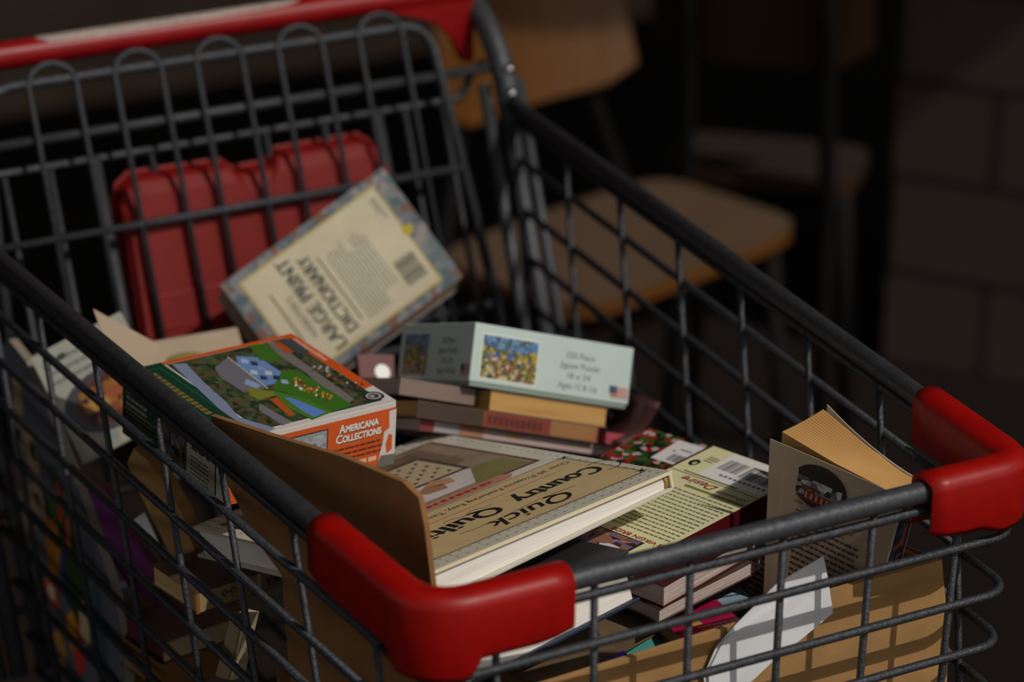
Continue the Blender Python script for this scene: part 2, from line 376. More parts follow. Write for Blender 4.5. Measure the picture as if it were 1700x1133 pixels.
# chassis and casters
for sg in (-1, 1):
    m = MB(); m.tube(fillet([(sg * .262, .64, -.36), (sg * .262, .60, -.62), (sg * .22, .02, -.60), (sg * .215, .0, -.42), (sg * .2, .02, -.37)], 0.05), 0.011, RAIL, 12); cpart(m, 'chassis_tube')
for sg in (-1, 1):
    for yy, zt in ((0.06, -.60), (0.58, -.62)):
        m = MB(); x = sg * (.222 if yy < .3 else .258); m.box(x - .022, yy - .02, -.785, x - .018, yy + .02, zt - .004, RAIL); m.box(x + .018, yy - .02, -.785, x + .022, yy + .02, zt - .004, RAIL)
        m.box(x - .022, yy - .02, zt - .02, x + .022, yy + .02, zt - .004, RAIL); c = cpart(m, 'caster')
        m = MB(); m.tube([(x - .014, yy, -.80), (x + .014, yy, -.80)], 0.06, mat('#1d1d1f', .7, name='rubber'), 24); cpart(m, 'wheel', c)
m = MB(); m.tube([(-.245, .3, -.613), (.245, .3, -.613)], 0.009, RAIL, 10); cpart(m, 'chassis_tube')
#@@BOX
# ================================================================== the cardboard box with books in the front of the cart
boxr = thing('cardboard_box', 'open brown cardboard box standing in the front of the cart, full of books', 'box', frame((0, .15, -.355), (1, 0, 0), (0, 1, 0)))
def wpart(mb, name, bevel=0): return mb.build(name, boxr, bevel, M=ZI)
TH = 0.004
m = MB()                                            # front wall
fw = [(-.172, -.355), (.194, -.355), (.199, -.27), (.2027, -.178), (.1972, -.113), (.1909, -.0785), (.1028, -.0804), (.0308, -.0867), (-.1139, -.0927), (-.172, -.0950)]
m.prism([(x, z) for x, z in fw], TH, CARDL, M=Matrix(((1, 0, 0, 0), (0, 0, -1, .0385), (0, 1, 0, 0), (0, 0, 0, 1)))); wpart(m, 'front_wall')['label'] = 'pale tan front wall of the box'
def quadwall(p, th, m_, name, nrm):
    m = MB(); n = Vector(nrm).normalized() * th; k = len(p)
    vs = [Vector(q) for q in p] + [Vector(q) + n for q in p]
    m.add(vs, [tuple(range(k)), tuple(range(k, 2 * k))[::-1]] + [(i, i + k, (i + 1) % k + k, (i + 1) % k) for i in range(k)], m_); return wpart(m, name)
# left wall with its flap standing above the rim
quadwall([(-.198, .222, -.355), (-.2071, .2338, -.165), (-.2077, .2365, -.1348), (-.2085, .2397, -.0845), (-.2139, .2632, -.0709), (-.2222, .2986, -.0365), (-.2250, .311, .000), (-.2255, .313, .008), (-.210, .247, .0165), (-.193, .174, .0275), (-.179, .114, .0315), (-.1755, .0985, .026), (-.1745, .0935, .010), (-.1728, .086, -.035), (-.1705, .076, -.09), (-.170, .045, -.13), (-.172, .043, -.355)], TH, CARD, 'left_wall', (.97, .22, 0))['label'] = 'tall brown side wall with raised flap'
quadwall([(.1940, .043, -.355), (.1980, .043, -.17), (.1890, .043, -.083), (.199, .15, -.10), (.205, .27, -.12), (.205, .27, -.355)], TH, CARD, 'right_wall', (-1, .05, 0))
quadwall([(.1990, .042, -.355), (.2045, .040, -.25), (.2035, .040, -.15), (.1940, .042, -.080), (.206, .15, -.108), (.211, .27, -.355)], .0015, CARD, 'folded_flap', (-1, .05, 0))
quadwall([(-.198, .262, -.355), (.205, .272, -.355), (.205, .272, -.16), (-.205, .262, -.16)], TH, CARD, 'back_wall', (0, -1, 0))
m = MB(); m.box(-.170, .045, -.3545, .19, .255, -.351, CARD); wpart(m, 'bottom')

# white folded sheet tucked between the front wires and the box
sh = thing('paper_sheet', 'folded white paper sheet tucked behind the front wires, against the tan box wall', 'paper', frame((.05, .043, -.135), (1, 0, 0), (0, 0, 1)))
m = MB(); PW = mat('#e6e8ee', 0.75, 0, 0.03, 30, name='white_paper')
def sheet(pts, name, lift):
    m = MB(); n = len(pts); vs = [Vector(p) for p in pts] + [Vector(p) + Vector((0, .0006, 0)) for p in pts]
    m.add(vs, [tuple(range(n))[::-1], tuple(range(n, 2 * n))] + [(i, (i + 1) % n, (i + 1) % n + n, i + n) for i in range(n)], PW); return m.build(name, sh, M=ZI)
sheet([(-0.0007, 0.0333, -0.1174), (0.0014, 0.0338, -0.1112), (0.0079, 0.0338, -0.0971), (0.0192, 0.0338, -0.0865), (0.0306, 0.0338, -0.0782), (0.0535, 0.0338, -0.0615), (0.0676, 0.0348, -0.0573), (0.0911, 0.0353, -0.0505), (0.0960, 0.0353, -0.0697), (0.1007, 0.0348, -0.0949), (0.0748, 0.0333, -0.1075), (0.0537, 0.0333, -0.1180), (0.0351, 0.0333, -0.1305), (0.0028, 0.0333, -0.1343)], 'sheet', 0)
sheet([(0.0028, 0.0303, -0.1333), (0.0014, 0.0313, -0.1112), (0.0128, 0.0318, -0.0918), (0.0428, 0.0320, -0.0793), (0.0628, 0.0320, -0.0743), (0.0528, 0.0313, -0.1043), (0.0228, 0.0308, -0.1283)], 'folded_edge', 0)

# ================================================================== big hardcover on quilting
QO, QX, QY = (-0.1691, 0.1179, -0.0413), (0.9817, 0.1827, 0.053), (-0.1644, 0.9549, -0.2474)
def in_frame(fr, x, y, z): return tuple((frame(*fr) @ Vector((x, y, z))) - Vector((0, 0, Z0)))
QF = (QO, QX, QY)
HC = mat('#cdc9b9', 0.42, 0, 0.05, 60, name='grey_green_cover', coat=.2)
EDGE = mat('#e5d9b4', 0.6, name='cream_board')
q = book('hardcover_book', 'large hardcover on country quilting lying on top, its title upside down', 'book', QO, QX, QY, .221, .2787, .014, HC, PAGE_W, spine='R', ct=.0024, ins=.004, dt=.009, bevel=.0006, spine_m=EDGE)
p = Print(o=(.221, .2787, 0), ax=(-1, 0, 0), ay=(0, -1, 0))          # read from the far side: x from the spine, y up towards the near edge
def qx(x): return .221 - x
def qy(y): return .2787 - y
def QR(x0, y0, x1, y1, m, l=0): p.rect(qx(x1), qy(y1), qx(x0), qy(y0), m, l)
def QP(pts, m, l=1): p.poly([(qx(x), qy(y)) for x, y in pts], m, l)
LBL = mat('#c8af80', 0.5, 0, .06, 50, name='tan_label'); INK = mat('#12161c', 0.5); REDI = mat('#a8382a', 0.5); MARO = mat('#4a1420', .5); SAL = mat('#b87a63', .5)
for i in range(26):                                                     # quilted dots round the border
    for j in range(32):
        x, y = .006 + i * .0083, .006 + j * .0086
        if x < .016 or x > .208 or y > .262 or y < .016: QR(x, y, x + .0018, y + .0018, mat('#7f8a86', .5), .2)
for i in range(26):
    for j in range(3): QR(.006 + i * .0083, .2626 + j * .0062, .0078 + i * .0083, .2644 + j * .0062, mat('#7f8a86', .5), .2)
QR(.024, .018, .2135, .1115, mat('#6b5a36', .5), .3); QR(.0255, .0195, .212, .110, LBL, .8)
for cx, cy in ((.2128, .1094), (.2128, .0225), (.0275, .0235), (.0275, .1094)):
    B = mat('#27405f', .5)
    for a in range(4):
        w = math.radians(45 + 90 * a); QP([(cx, cy + .0016), (cx + .0016, cy), (cx + .006 * math.cos(w), cy + .006 * math.sin(w)), (cx - .0016, cy), (cx, cy - .0016)], B, 2)
p.text('Quick', qx(.163), qy(.0440), .070, .026, INK, 3, shear=.35, bold=.0008)
p.text('Country', qx(.2075), qy(.072), .073, .027, INK, 3, bold=.0017)
p.text('Quilting', qx(.119), qy(.072), .088, .027, INK, 3, bold=.0017)
p.line([(qx(.166) + .052 * t - .006 + .004 * math.sin(t * 5), qy(.0455) - .003 * math.sin(t * 3.1)) for t in [k / 12 for k in range(25)]], .0006, INK, 3)
p.line([(qx(.2115) + .011 * math.cos(w), qy(.062) + .013 * math.sin(w)) for w in [math.radians(60 + 10 * k) for k in range(25)]], .0009, INK, 3)
p.line([(qx(.122) + .02 * t, qy(.077) + .002 * math.sin(t * 6)) for t in [k / 10 for k in range(22)]], .0005, INK, 3)
p.text('Over 30 Projects Featuring Easy, Timesaving', qx(.2075), qy(.1005), .148, .0088, mat('#4a3a24', .5), 3)
p.line([(qx(.195), qy(.0865)), (qx(.05), qy(.0865))], .0005, REDI, 3)
# photograph of quilts, dark red frame
QR(.012, .124, .203, .259, MARO, 1); QR(.014, .127, .200, .256, mat('#8b7a66', .5, 0, .2, 50), 1.6)
QR(.150, .129, .197, .164, mat('#77723f', .5, 0, .15, 60), 2.2)
QP([(.10, .250), (.185, .250), (.185, .19), (.13, .170), (.09, .20)], mat('#6e5c4c', .5, 0, .3, 80), 2.2)
QP([(.035, .132), (.150, .132), (.170, .165), (.12, .215), (.035, .215)], mat('#c9c2c2', .5, 0, .06, 40), 2.4)
QP([(.045, .150), (.075, .150), (.075, .215), (.045, .215)], mat('#4a3f33', .5), 2.8)
QP([(.105, .168), (.172, .168), (.172, .232), (.105, .232)], mat('#40382e', .5), 2.8); QP([(.109, .172), (.168, .172), (.168, .228), (.109, .228)], mat('#b9a888', .5), 3.2)
for i in range(7):
    for j in range(7):
        if (i + j) % 2 == 0: QP([(.113 + i * .0076, .176 + j * .007), (.118 + i * .0076, .178 + j * .007), (.115 + i * .0076, .182 + j * .007)], mat('#39382f', .5), 3.6)
for x, y, c in ((.060, .150, '#a85a48'), (.088, .162, '#9c4f42'), (.118, .146, '#a07355'), (.130, .154, '#b58866'), (.045, .185, '#a55a50'), (.075, .20, '#7d6a8a')):
    QP([(x, y), (x + .016, y - .003), (x + .020, y + .010), (x + .008, y + .017), (x - .003, y + .010)], mat(c, .5), 3.8)
QP([(.012, .112), (.168, .1135), (.174, .120), (.168, .1265), (.012, .127)], SAL, 3.2)
p.text('Featuring Easy Quilts & Crafts', qx(.166), qy(.1235), .13, .0085, mat('#7d2018', .5), 4) if False else p.rows(qx(.166), qy(.1205), qx(.02), qy(.1205), 1, mat('#8d2a20', .5), 4, fill=0)
for x0 in [.022 + .0068 * k for k in range(20)]: QR(x0, .1178, x0 + random.uniform(.003, .0055), .1222, mat('#8d2a20', .5), 4)
p.build(q, 'cover_print')
p = Print(o=(0, 0, 0), ax=(1, 0, 0), ay=(0, 0, 1)); p.rect(0, -.0024, .221, 0, EDGE); p.build(q, 'board_edge')
m = MB()
for k in range(3): m.tube([(.2185 - .0012 * k, .0035, -.0035), (.2195 - .0012 * k, .0032, -.0075), (.2185 - .0012 * k, .0035, -.0112)], .0011, mat('#b58b45', .6), 6)
m.build('headband', q)

# hardcover beneath, fore edge to the front
JX = Vector((0.9817, 0.1827, 0.108)).normalized()
J0 = tuple(Vector(in_frame(QF, .149, -.031, -.0285)) - JX * .149)
book('hardcover_book', 'thick white-paged hardcover with dark cover lying under the quilting hardcover', 'book', J0, JX, QY, .149, .20, .037, mat('#27282c', 0.5, 0, .1, 50, name='charcoal_cloth'), PAGE_W, spine='T', ct=.0026, ins=.0036, back_m=mat('#1b2740', .5, name='navy_cloth'), bevel=.0005)

# ================================================================== romance paperbacks on the right
RX, RY = (0.336, -0.9418, 0.0088), (0.9418, 0.336, -0.0007)
MAR = mat('#4f0d14', 0.35, 0, .08, 50, name='maroon_card', coat=.3)
r = book('paperback_book', 'yellow-backed romance paperback lying face down with a barcode at its far end', 'book', (-.0316, .1933, -.0708), RX, RY, .0805, .1848, .013, mat('#e0dcae', .38, 0, .04, 30, name='pale_yellow_card', coat=.25), PAGE_T, spine='R', back_m=MAR, spine_m=MAR)
p = Print(o=(.0805, .1848, 0), ax=(-1, 0, 0), ay=(0, -1, 0))
def rx(x): return .0805 - x
def ry(y): return .1848 - y
def RR(x0, y0, x1, y1, m, l=0): p.rect(rx(x1), ry(y1), rx(x0), ry(y0), m, l)
RR(0, .0, .0022, .1848, MAR, .5)
RR(.0225, .139, .0800, .1835, mat('#e4e2df', .4), 1)
p.barcode(rx(.0765), ry(.1745), rx(.0475), ry(.1535), mat('#1d1d22', .5), 2); p.barcode(rx(.0445), ry(.1735), rx(.0275), ry(.1555), mat('#1d1d22', .5), 2, seed=9)
p.text('ISBN 0-373-76', rx(.0765), ry(.1505), .046, .0055, mat('#55505c', .5), 2) if False else p.rows(rx(.0765), ry(.148), rx(.034), ry(.1485), 1, INK, 2, fill=0)
for x0 in [.036 + .0042 * k for k in range(10)]: RR(x0, .1468, x0 + .0028, .1496, mat('#6a6570', .5), 2)
p.oval(rx(.0095), ry(.153), .0038, .0055, mat('#111411', .5), 2); p.oval(rx(.0105), ry(.152), .0016, .0025, mat('#c3bf93', .4), 3)
RR(.012, .160, .020, .1614, mat('#8a8770', .5), 2); RR(.012, .1635, .022, .1649, mat('#8a8770', .5), 2); RR(.012, .167, .021, .1684, mat('#8a8770', .5), 2)
p.text('Desire', rx(.0490), ry(.1315), .029, .0115, mat('#9c1f28', .4), 2, shear=.4, bold=.0002)
p.text('Silhouette', rx(.0790), ry(.1275), .027, .0075, mat('#6e6c62', .4), 2, shear=.3)
RR(.0, .1345, .0805, .1352, mat('#5f6433', .5), 2); RR(.012, .1375, .060, .1385, mat('#4d4d3a', .5), 2)
RR(.028, .1175, .0805, .1205, mat('#7d8040', .5), 1.5)
p.rows(rx(.0775), ry(.1105), rx(.0095), ry(.0415), 14, mat('#77775f', .5), 2, fill=.26, word=(.0015, .005), ragged=.1)
p.text("'S VIRGIN BRIDE", rx(.0785), ry(.0345), .0445, .0062, mat('#9c1f28', .4), 2, bold=.0002)
RR(.004, .002, .066, .0285, mat('#241c26', .4), 1)
p.mosaic(rx(.064), ry(.0270), rx(.006), ry(.0035), 9, 6, lambda u, v, d: d.choice(['#6b4a42', '#8a5f50', '#3a2430', '#6d5a86', '#8d7aa6', '#2c1c22', '#a5725e']), 2, seed=5)
p.oval(rx(.040), ry(.014), .008, .006, mat('#8d6250', .5), 3); p.oval(rx(.022), ry(.017), .007, .006, mat('#7a4c3e', .5), 3); p.oval(rx(.052), ry(.008), .009, .004, mat('#cfcad6', .5), 3)
p.build(r)
f = book('paperback_book', 'glossy maroon paperback lying directly beneath the yellow-backed romance', 'book', (-.0231, .1905, -.0843), (.3611, -.9325, 0), (.9325, .3611, 0), .0934, .1915, .016, MAR, PAGE_P, spine='T', ct=.0007)
book('paperback_book', 'paperback with pinkish page edges under the maroon one, above the pink cover', 'book', (-.0180, .1890, -.1015), (.30, -.954, 0), (.954, .30, 0), .088, .170, .011, mat('#4b3a30', .5, name='brown_card'), PAGE_P, spine='T')
# red flowered book with white label, behind
g = book('paperback_book', 'paperback with red flowers and green leaves on it, white barcode sticker on its corner', 'book', (.1135, .2330, -.082), (-.4163, .9092, 0), (-.9092, -.4163, 0), .066, .085, .012, mat_cells(['#182414', '#8f1510', '#264a1c', '#14180f', '#8c1a14', '#1e3018', '#2f5a22', '#151a10', '#b89a9c'], 190, 1.0, .4, 'flower_print'), PAGE_T, spine='T') if False else book('paperback_book', 'paperback with red flowers and green leaves on it, white barcode sticker on its corner', 'book', (.0748, .3008, -.0845), (.4163, -.9092, 0), (.9092, .4163, 0), .0602, .0646, .012, mat_cells(['#182414', '#8f1510', '#264a1c', '#14180f', '#8c1a14', '#1e3018', '#2f5a22', '#151a10', '#b89a9c'], 190, 1.0, .4, 'flower_print'), PAGE_T, spine='T')
p = Print()
p.rect(.030, .022, .0602, .060, mat('#d9d6d6', .4), 1); p.barcode(.040, .0255, .056, .038, mat('#1d1d22', .5), 2); p.rect(.040, .046, .050, .0475, INK, 2); p.rect(.036, .041, .039, .043, mat('#88868c', .5), 2)
p.rect(0, .0, .0010, .0646, mat('#b01a12', .4), 1); p.build(g)

# standing paperback with its pages fanned open
SF = ((.0985, .1462, -.1145), (.4697, -.8611, -.1948), (.0935, -.1714, .983))
s = thing('paperback_book', 'tan paperback standing on end at the right, its yellowed pages fanned open', 'book', frame(*SF))
SB = 0.0
CT = mat('#ad9a84', .38, 0, .05, 30, name='tan_card', coat=.25)
w_, h_ = .101, .112
m = MB()                                            # back cover, gently bowed
st = []
for k in range(9):
    x = w_ * k / 8; b = .004 * (1 - k / 8) ** 2; xb = x + .032 * (1 - k / 8); st.append([(xb, -.05, b), (x, h_, b), (x, h_, b - .0006), (xb, -.05, b - .0006)])
m.sweep(st, CT, False); m.build('back_cover', s)
m = MB(); m.box(w_, -.05, -.028, w_ + .0008, h_ - .0005, 0, CT); m.box(w_ + .0008, -.05, -.0285, w_ + .0012, h_ - .0005, 0, mat('#cfc6ba', .4)); sp = m.build('spine', s)
P_T = mat('#dbab68', .8, 0, .08, 60, name='yellowed_paper'); P_T2 = mat('#c08f52', .8, name='yellowed_paper_dark')
m = MB(); nl = 34
for k in range(nl):                                  # thick gatherings of pages spread like a fan from the spine
    t = k / (nl - 1); z0 = -.0012 - .0258 * t; zf = -.0095 - .0500 * t
    xf = .002 + .005 * t; top = h_ - .001 - .001 * math.sin(t * 3)
    th = .0010
    pts = [(w_ - .001, -.05, z0), (w_ - .001, top, z0), (xf + .045, top + .0015, z0 * .5 + zf * .5 + .003), (xf, top + .002, zf), (xf + .030, -.05, zf), (xf + .055, -.05, z0 * .5 + zf * .5 + .003)]
    vs = pts + [(x, y, z - th) for x, y, z in pts]
    m.add(vs, [(0, 1, 2, 5), (5, 2, 3, 4), (11, 8, 7, 6), (10, 9, 8, 11), (1, 7, 8, 2), (2, 8, 9, 3), (3, 9, 10, 4), (0, 6, 7, 1)], P_T if k % 2 else P_T2)
m.build('page_block', s)
m = MB(); st = []
for k in range(9):
    t = k / 8; x = w_ * (1 - t); zz = -.0285 - .0400 * t ** 1.5; x += .006 * t; st.append([(x + .03 * t, -.05, zz), (x, h_ + .001, zz), (x, h_ + .001, zz - .0006), (x + .03 * t, -.05, zz - .0006)])
m.sweep(st, mat('#d6cfc6', .45, name='pale_card'), False); m.build('front_cover', s)
p = Print(o=(0, 0, .0022))
p.oval(.043, .092, .021, .0165, mat('#241f1e', .4), 1, n=30)
p.mosaic(.026, .082, .060, .096, 9, 5, lambda u, v, d: d.choice(['#6b6f76', '#8a8e92', '#4a3020', '#6b2c1e', '#252422', '#5f3a24']) if v < .6 else d.choice(['#8f9499', '#b2b6b8', '#5a5c5c', '#2b2b2a']), 2, seed=4)
p.rect(.033, .080, .058, .0865, mat('#6e2c1e', .4), 3)
for k in range(6): p.rect(.034 + k * .004, .081, .0355 + k * .004, .0855, mat('#a98a6c', .4), 4)
p.text('Amid the unspoiled wilderness', .005, .0790, .062, .0042, mat('#7d2a26', .4), 2)
p.text('of Louisiana Territory', .008, .0742, .048, .0042, mat('#7d2a26', .4), 2)
p.rows(.030, .069, .075, .064, 2, mat('#7d2a26', .4), 2, fill=.25)
p.rows(.010, .060, .085, -.045, 24, mat('#4c423a', .4), 2, fill=.4, word=(.002, .007), ragged=.08)
p.build(s)
p = Print(o=(w_ + .0012, -.05, 0), ax=(0, 0, -1), ay=(0, 1, 0))
p.rect(.002, .10, .027, .161, mat('#1c1e2a', .35), 1); p.mosaic(.003, .105, .026, .158, 4, 9, lambda u, v, d: d.choice(['#20304c', '#2c4470', '#1a1a24', '#8a4a3a', '#401820']), 2, seed=8)
p.build(s, 'spine_print')
#@@SMALL
# small books between the wires and the stack
k_ = book('paperback_book', 'brown-covered paperback below the thick white-paged hardcover, its corner wrapped in clear plastic', 'book', (-.1102, .136, -.1250), (.348, -.9375, 0), (.9375, .348, 0), .0507, .1488, .012, mat('#6f5d47', .5, 0, .12, 40, name='brown_cover'), PAGE_T, spine='R')
p = Print(); p.rect(.004, .118, .047, .145, mat('#4a4660', .4), 1); p.oval(.026, .128, .012, .009, mat('#c2c4cc', .4), 2); p.oval(.026, .128, .007, .005, mat('#8d8fa5', .4), 3); p.build(k_)
t_ = book('paperback_book', 'turquoise and olive book showing behind the front wires, left of the magenta one', 'book', (-.0189, .1247, -.142), (.9876, -.1469, -.0547), (.1568, .9256, .3446), .0634, .0305, .010, mat('#3f8f86', .4, 0, .06, 40, name='turquoise_card'), PAGE_T, spine='B')
p = Print(); p.rect(.0, .012, .0634, .0305, mat('#6b7a58', .4), 1); p.oval(.045, .018, .004, .003, INK, 2); p.oval(.045, .018, .003, .0018, mat('#6b7a58', .4), 3); p.build(t_)
book('paperback_book', 'bright purple book edge poking out behind the front wires, lowest in the box', 'book', (-0.0706, 0.0979, -0.1382), (.9953, .0952, .0194), (-.0971, .9752, .199), .0606, .022, .010, mat('#46239a', .4, name='purple_card'), PAGE_T, spine='B')
g_ = book('paperback_book', 'magenta-pink paperback with small gold emblem behind the front wires', 'book', (0.0232, 0.0951, -0.1254), (.9994, -.0334, 0), (.0334, .9994, 0), .0494, .0457, .012, mat('#a31246', .35, 0, .05, 40, name='magenta_card', coat=.3), PAGE_T, spine='B')
p = Print(); p.rect(.015, .016, .023, .022, mat('#b59545', .4), 1); p.rect(.017, .012, .027, .0135, mat('#b59545', .4), 1); p.rows(.028, .012, .042, .008, 2, mat('#d58fa5', .4), 2, fill=.3); p.build(g_)
b_ = book('paperback_book', 'pale blue book with dark teal band just behind the magenta paperback', 'book', (0.0585, 0.143, -0.1303), (.9888, -.149, 0), (.149, .9888, 0), .0445, .0406, .008, mat('#8fa5b5', .4, 0, .06, 60, name='pale_blue_card'), PAGE_T, spine='B')
p = Print(); p.rect(.0, .022, .0445, .0406, mat('#17635c', .4), 1); p.rows(.004, .016, .040, .006, 3, mat('#3c4a5c', .4), 2, fill=.35); p.build(b_)

# ================================================================== orange puzzle box
AF = ((-0.2189, 0.3077, -0.0119), (0.99, 0.1353, -0.0395), (-0.134, 0.9904, 0.034))
AW, AD, AT = .1427, .1384, .0493
a = thing('puzzle_box', 'orange and green jigsaw puzzle box with a village picture on its lid', 'box', frame(*AF))
WH = mat('#cfcbc8', .45, name='white_card'); ORG = mat('#c9541a', .42, 0, .04, 40, name='orange_card'); GRN = mat('#0f3a2a', .45, name='green_card')
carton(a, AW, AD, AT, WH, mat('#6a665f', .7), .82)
p = Print()
def AL(u, v): return (.0722 + 1.026e-4 * (u - 540) - 1.523e-4 * (v - 230), .1178 - 5.37e-5 * (u - 540) - 2.423e-4 * (v - 230))
def AP(pts, c, l=2): p.poly([AL(*q) for q in pts], mat(c, .4), l)
p.rect(0, 0, AW, AD, WH, 0)
p.poly([(.028, AD), (AW, AD), (AW, .030), (.134, .028), (.134, .1335), (.028, .1335)], ORG, .6)
p.rect(0, 0, .031, AD, GRN, .8); p.rect(0, 0, .031, .010, mat('#d8dcd2', .4), 1.1)
p.rect(.0045, .016, .0265, .131, mat('#245c40', .4), 1.2); p.rect(.0055, .017, .0255, .130, GRN, 1.5)
p.text('Americana', .0125, .112, .075, .013, mat('#a8863e', .4), 2, rot=-90) if False else [p.rect(.0135, .045 + .0062 * k, .0185, .0495 + .0062 * k, mat('#7e6632', .4), 2) for k in range(13)]
p.rect(.0325, .0055, .1338, .1330, mat('#2f3a24', .4, 0, .4, 90), 1)
p.mosaic(.034, .007, .133, .132, 22, 26, lambda u, v, d: d.choice(['#2c3a22', '#3a4a2a', '#24301e', '#4c5a38', '#5a4630', '#33402c', '#474f3a']), 1.6, seed=11)
AP([(215, 245), (300, 240), (420, 360), (560, 480), (640, 570), (860, 635), (800, 660), (700, 640), (520, 520), (330, 350)], '#7f8ba6')
AP([(480, 270), (560, 205), (800, 400), (660, 420), (520, 330)], '#6f6d78', 2.4)
AP([(610, 195), (760, 210), (960, 345), (800, 385), (700, 320), (620, 250)], '#6c8cc0', 2.6)
for k, (u, v) in enumerate([(640, 215), (700, 230), (745, 260), (790, 290), (840, 320), (890, 345), (700, 285), (760, 320)]):
    AP([(u, v), (u + 42, v + 6), (u + 52, v + 30), (u + 8, v + 26)], ['#a9bdd8', '#2a3a5c', '#8298c8', '#c0c6d2', '#2c3448', '#93a9d0', '#b9c4d6', '#32405c'][k], 3)
AP([(680, 340), (770, 380), (745, 400), (665, 372)], '#8aa4cc', 3)
p.line([AL(556, 202), AL(812, 402)], .0012, mat('#b8b4ae', .4), 4)
AP([(690, 130), (790, 115), (905, 205), (850, 235), (760, 225)], '#3f6b22', 2.6)
AP([(800, 110), (850, 105), (1340, 470), (1300, 500), (1180, 420), (1040, 300), (900, 210)], '#77706e', 2.7)
AP([(845, 115), (890, 112), (975, 175), (930, 185)], '#b0501e', 3.2)
AP([(880, 95), (960, 85), (1080, 175), (1000, 190)], '#45464c', 3)
AP([(900, 290), (990, 285), (1290, 480), (1330, 510), (1180, 550), (1060, 480), (840, 400)], '#3d6e22', 2.9)
AP([(830, 410), (1060, 470), (1200, 545), (1080, 590), (940, 520)], '#4a7a26', 3)
AP([(910, 455), (960, 460), (1165, 545), (1090, 575), (1010, 530)], '#5f86cc', 3.4)
AP([(760, 490), (850, 540), (960, 600), (900, 620), (760, 530)], '#76727a', 3)
AP([(820, 465), (870, 455), (980, 560), (940, 565)], '#b0561e', 3.4)
AP([(690, 395), (860, 420), (870, 440), (760, 470), (700, 440)], '#7c8030', 2.8)
rd = random.Random(21)
for k in range(46):
    u, v = rd.uniform(960, 1200), 0; v = 350 + (u - 960) * .45 + rd.uniform(-35, 35); e = rd.uniform(7, 16)
    AP([(u, v), (u + e, v - e * .4), (u + e * 1.3, v + e * .6), (u + e * .2, v + e)], rd.choice(['#a8301e', '#c05a24', '#b39a2c', '#e0d6c8', '#7a2418', '#d08a3a']), 4)
for k in range(30):
    u = rd.uniform(1030, 1260); v = 230 + (u - 1030) * .5 + rd.uniform(-30, 30); e = rd.uniform(8, 20)
    AP([(u, v), (u + e, v - e * .4), (u + e * 1.3, v + e * .6), (u + e * .2, v + e)], rd.choice(['#a59c98', '#8b3a2a', '#5a3a2a', '#b8b0ae', '#a0522d', '#3a4a2a', '#6a5a54']), 4)
for k in range(16):
    u = rd.uniform(1290, 1400); v = 395 + rd.uniform(-28, 30); e = rd.uniform(7, 15)
    AP([(u, v), (u + e, v - e * .4), (u + e * 1.3, v + e * .6), (u + e * .2, v + e)], rd.choice(['#a8301e', '#2c50b0', '#8b3a2a', '#b8b0ae', '#333']) if False else rd.choice(['#a8301e', '#2c50b0', '#8b3a2a', '#b8b0ae', '#333333']), 4)
c = AL(1460, 455); p.oval(c[0], c[1], .0078, .0075, mat('#2c2a2e', .4), 5); p.oval(c[0], c[1], .0058, .0054, mat('#a8a4a8', .4), 5.5); p.oval(c[0], c[1], .0040, .0036, mat('#3a383c', .4), 6); p.oval(c[0] - .001, c[1], .0018, .0020, mat('#a8a4a8', .4), 6.5)
p.rows(.1365, .128, .1405, .085, 16, mat('#e6c9b0', .4), 2, fill=.5, word=(.002, .004))
p.build(a, 'lid_print')
p = Print(o=(0, 0, 0), ax=(1, 0, 0), ay=(0, 0, 1)); zb = -AT * .82
p.rect(0, -.0485, AW, -.0045, ORG, .5); p.rect(.030, -.0365, .0853, -.0085, mat('#2a2a28', .4), 1); p.rect(.031, -.0355, .0843, -.0095, mat('#8d949c', .4), 1.3)
p.mosaic(.0315, -.035, .0838, -.012, 14, 7, lambda u, v, d: d.choice(['#39432f', '#56604a', '#7d848c', '#a3a9b0', '#2c3428', '#6a3a34', '#4a70a8'] if v < .65 else ['#9aa3ad', '#86908c', '#aab2b8']), 2, seed=3)
SHD = mat('#3b1c0e', .5)
for dx, dz, mm, l in ((.0007, -.0007, SHD, 2), (0, 0, mat('#e2ddd8', .4), 3)):
    p.text('A', .0945 + dx, -.0150 + dz, .0050, .0092, mm, l, bold=.0004); p.text('MERICANA', .1000 + dx, -.0150 + dz, .0275, .0070, mm, l, bold=.0005)
    p.text('C', .0920 + dx, -.0225 + dz, .0050, .0092, mm, l, bold=.0004); p.text('OLLECTIONS', .0975 + dx, -.0225 + dz, .0325, .0070, mm, l, bold=.0005)
p.rows(.0895, -.0275, .1320, -.0355, 3, mat('#5c2a12', .4), 3, fill=.4, word=(.003, .008), ragged=.05)
p.rows(.0945, -.0405, .1285, -.0405, 1, WH, 3); [p.rect(.0945 + .0085 * k, -.0425, .1015 + .0085 * k, -.0390, mat('#e0b79a', .4), 3) for k in range(4)]
p.poly([(.1365, -.0065), (.1427, -.0060), (.1427, -.049), (.128, -.049), (.1295, -.040), (.132, -.030), (.133, -.022), (.1372, -.0195)], WH, 3.2)
p.poly([(.1370, -.024), (.1400, -.026), (.1400, -.037), (.1355, -.0395), (.1345, -.032)], ORG, 3.8)
p.poly([(.1270, -.049), (.1305, -.040), (.1427, -.041), (.1427, -.049)], mat('#6b6862', .6), 4)
p.build(a, 'end_print')
p = Print(o=(0, AD, 0), ax=(0, -1, 0), ay=(0, 0, 1))
p.rect(0, -.0485, AD, 0, GRN, .5); GOLD = mat('#7d7142', .4)
p.rows(.006, -.0125, .036, -.022, 3, mat('#9a8f86', .4), 2, fill=.5); p.rows(.004, -.026, .048, -.040, 5, GOLD, 2, fill=.4, word=(.002, .006))
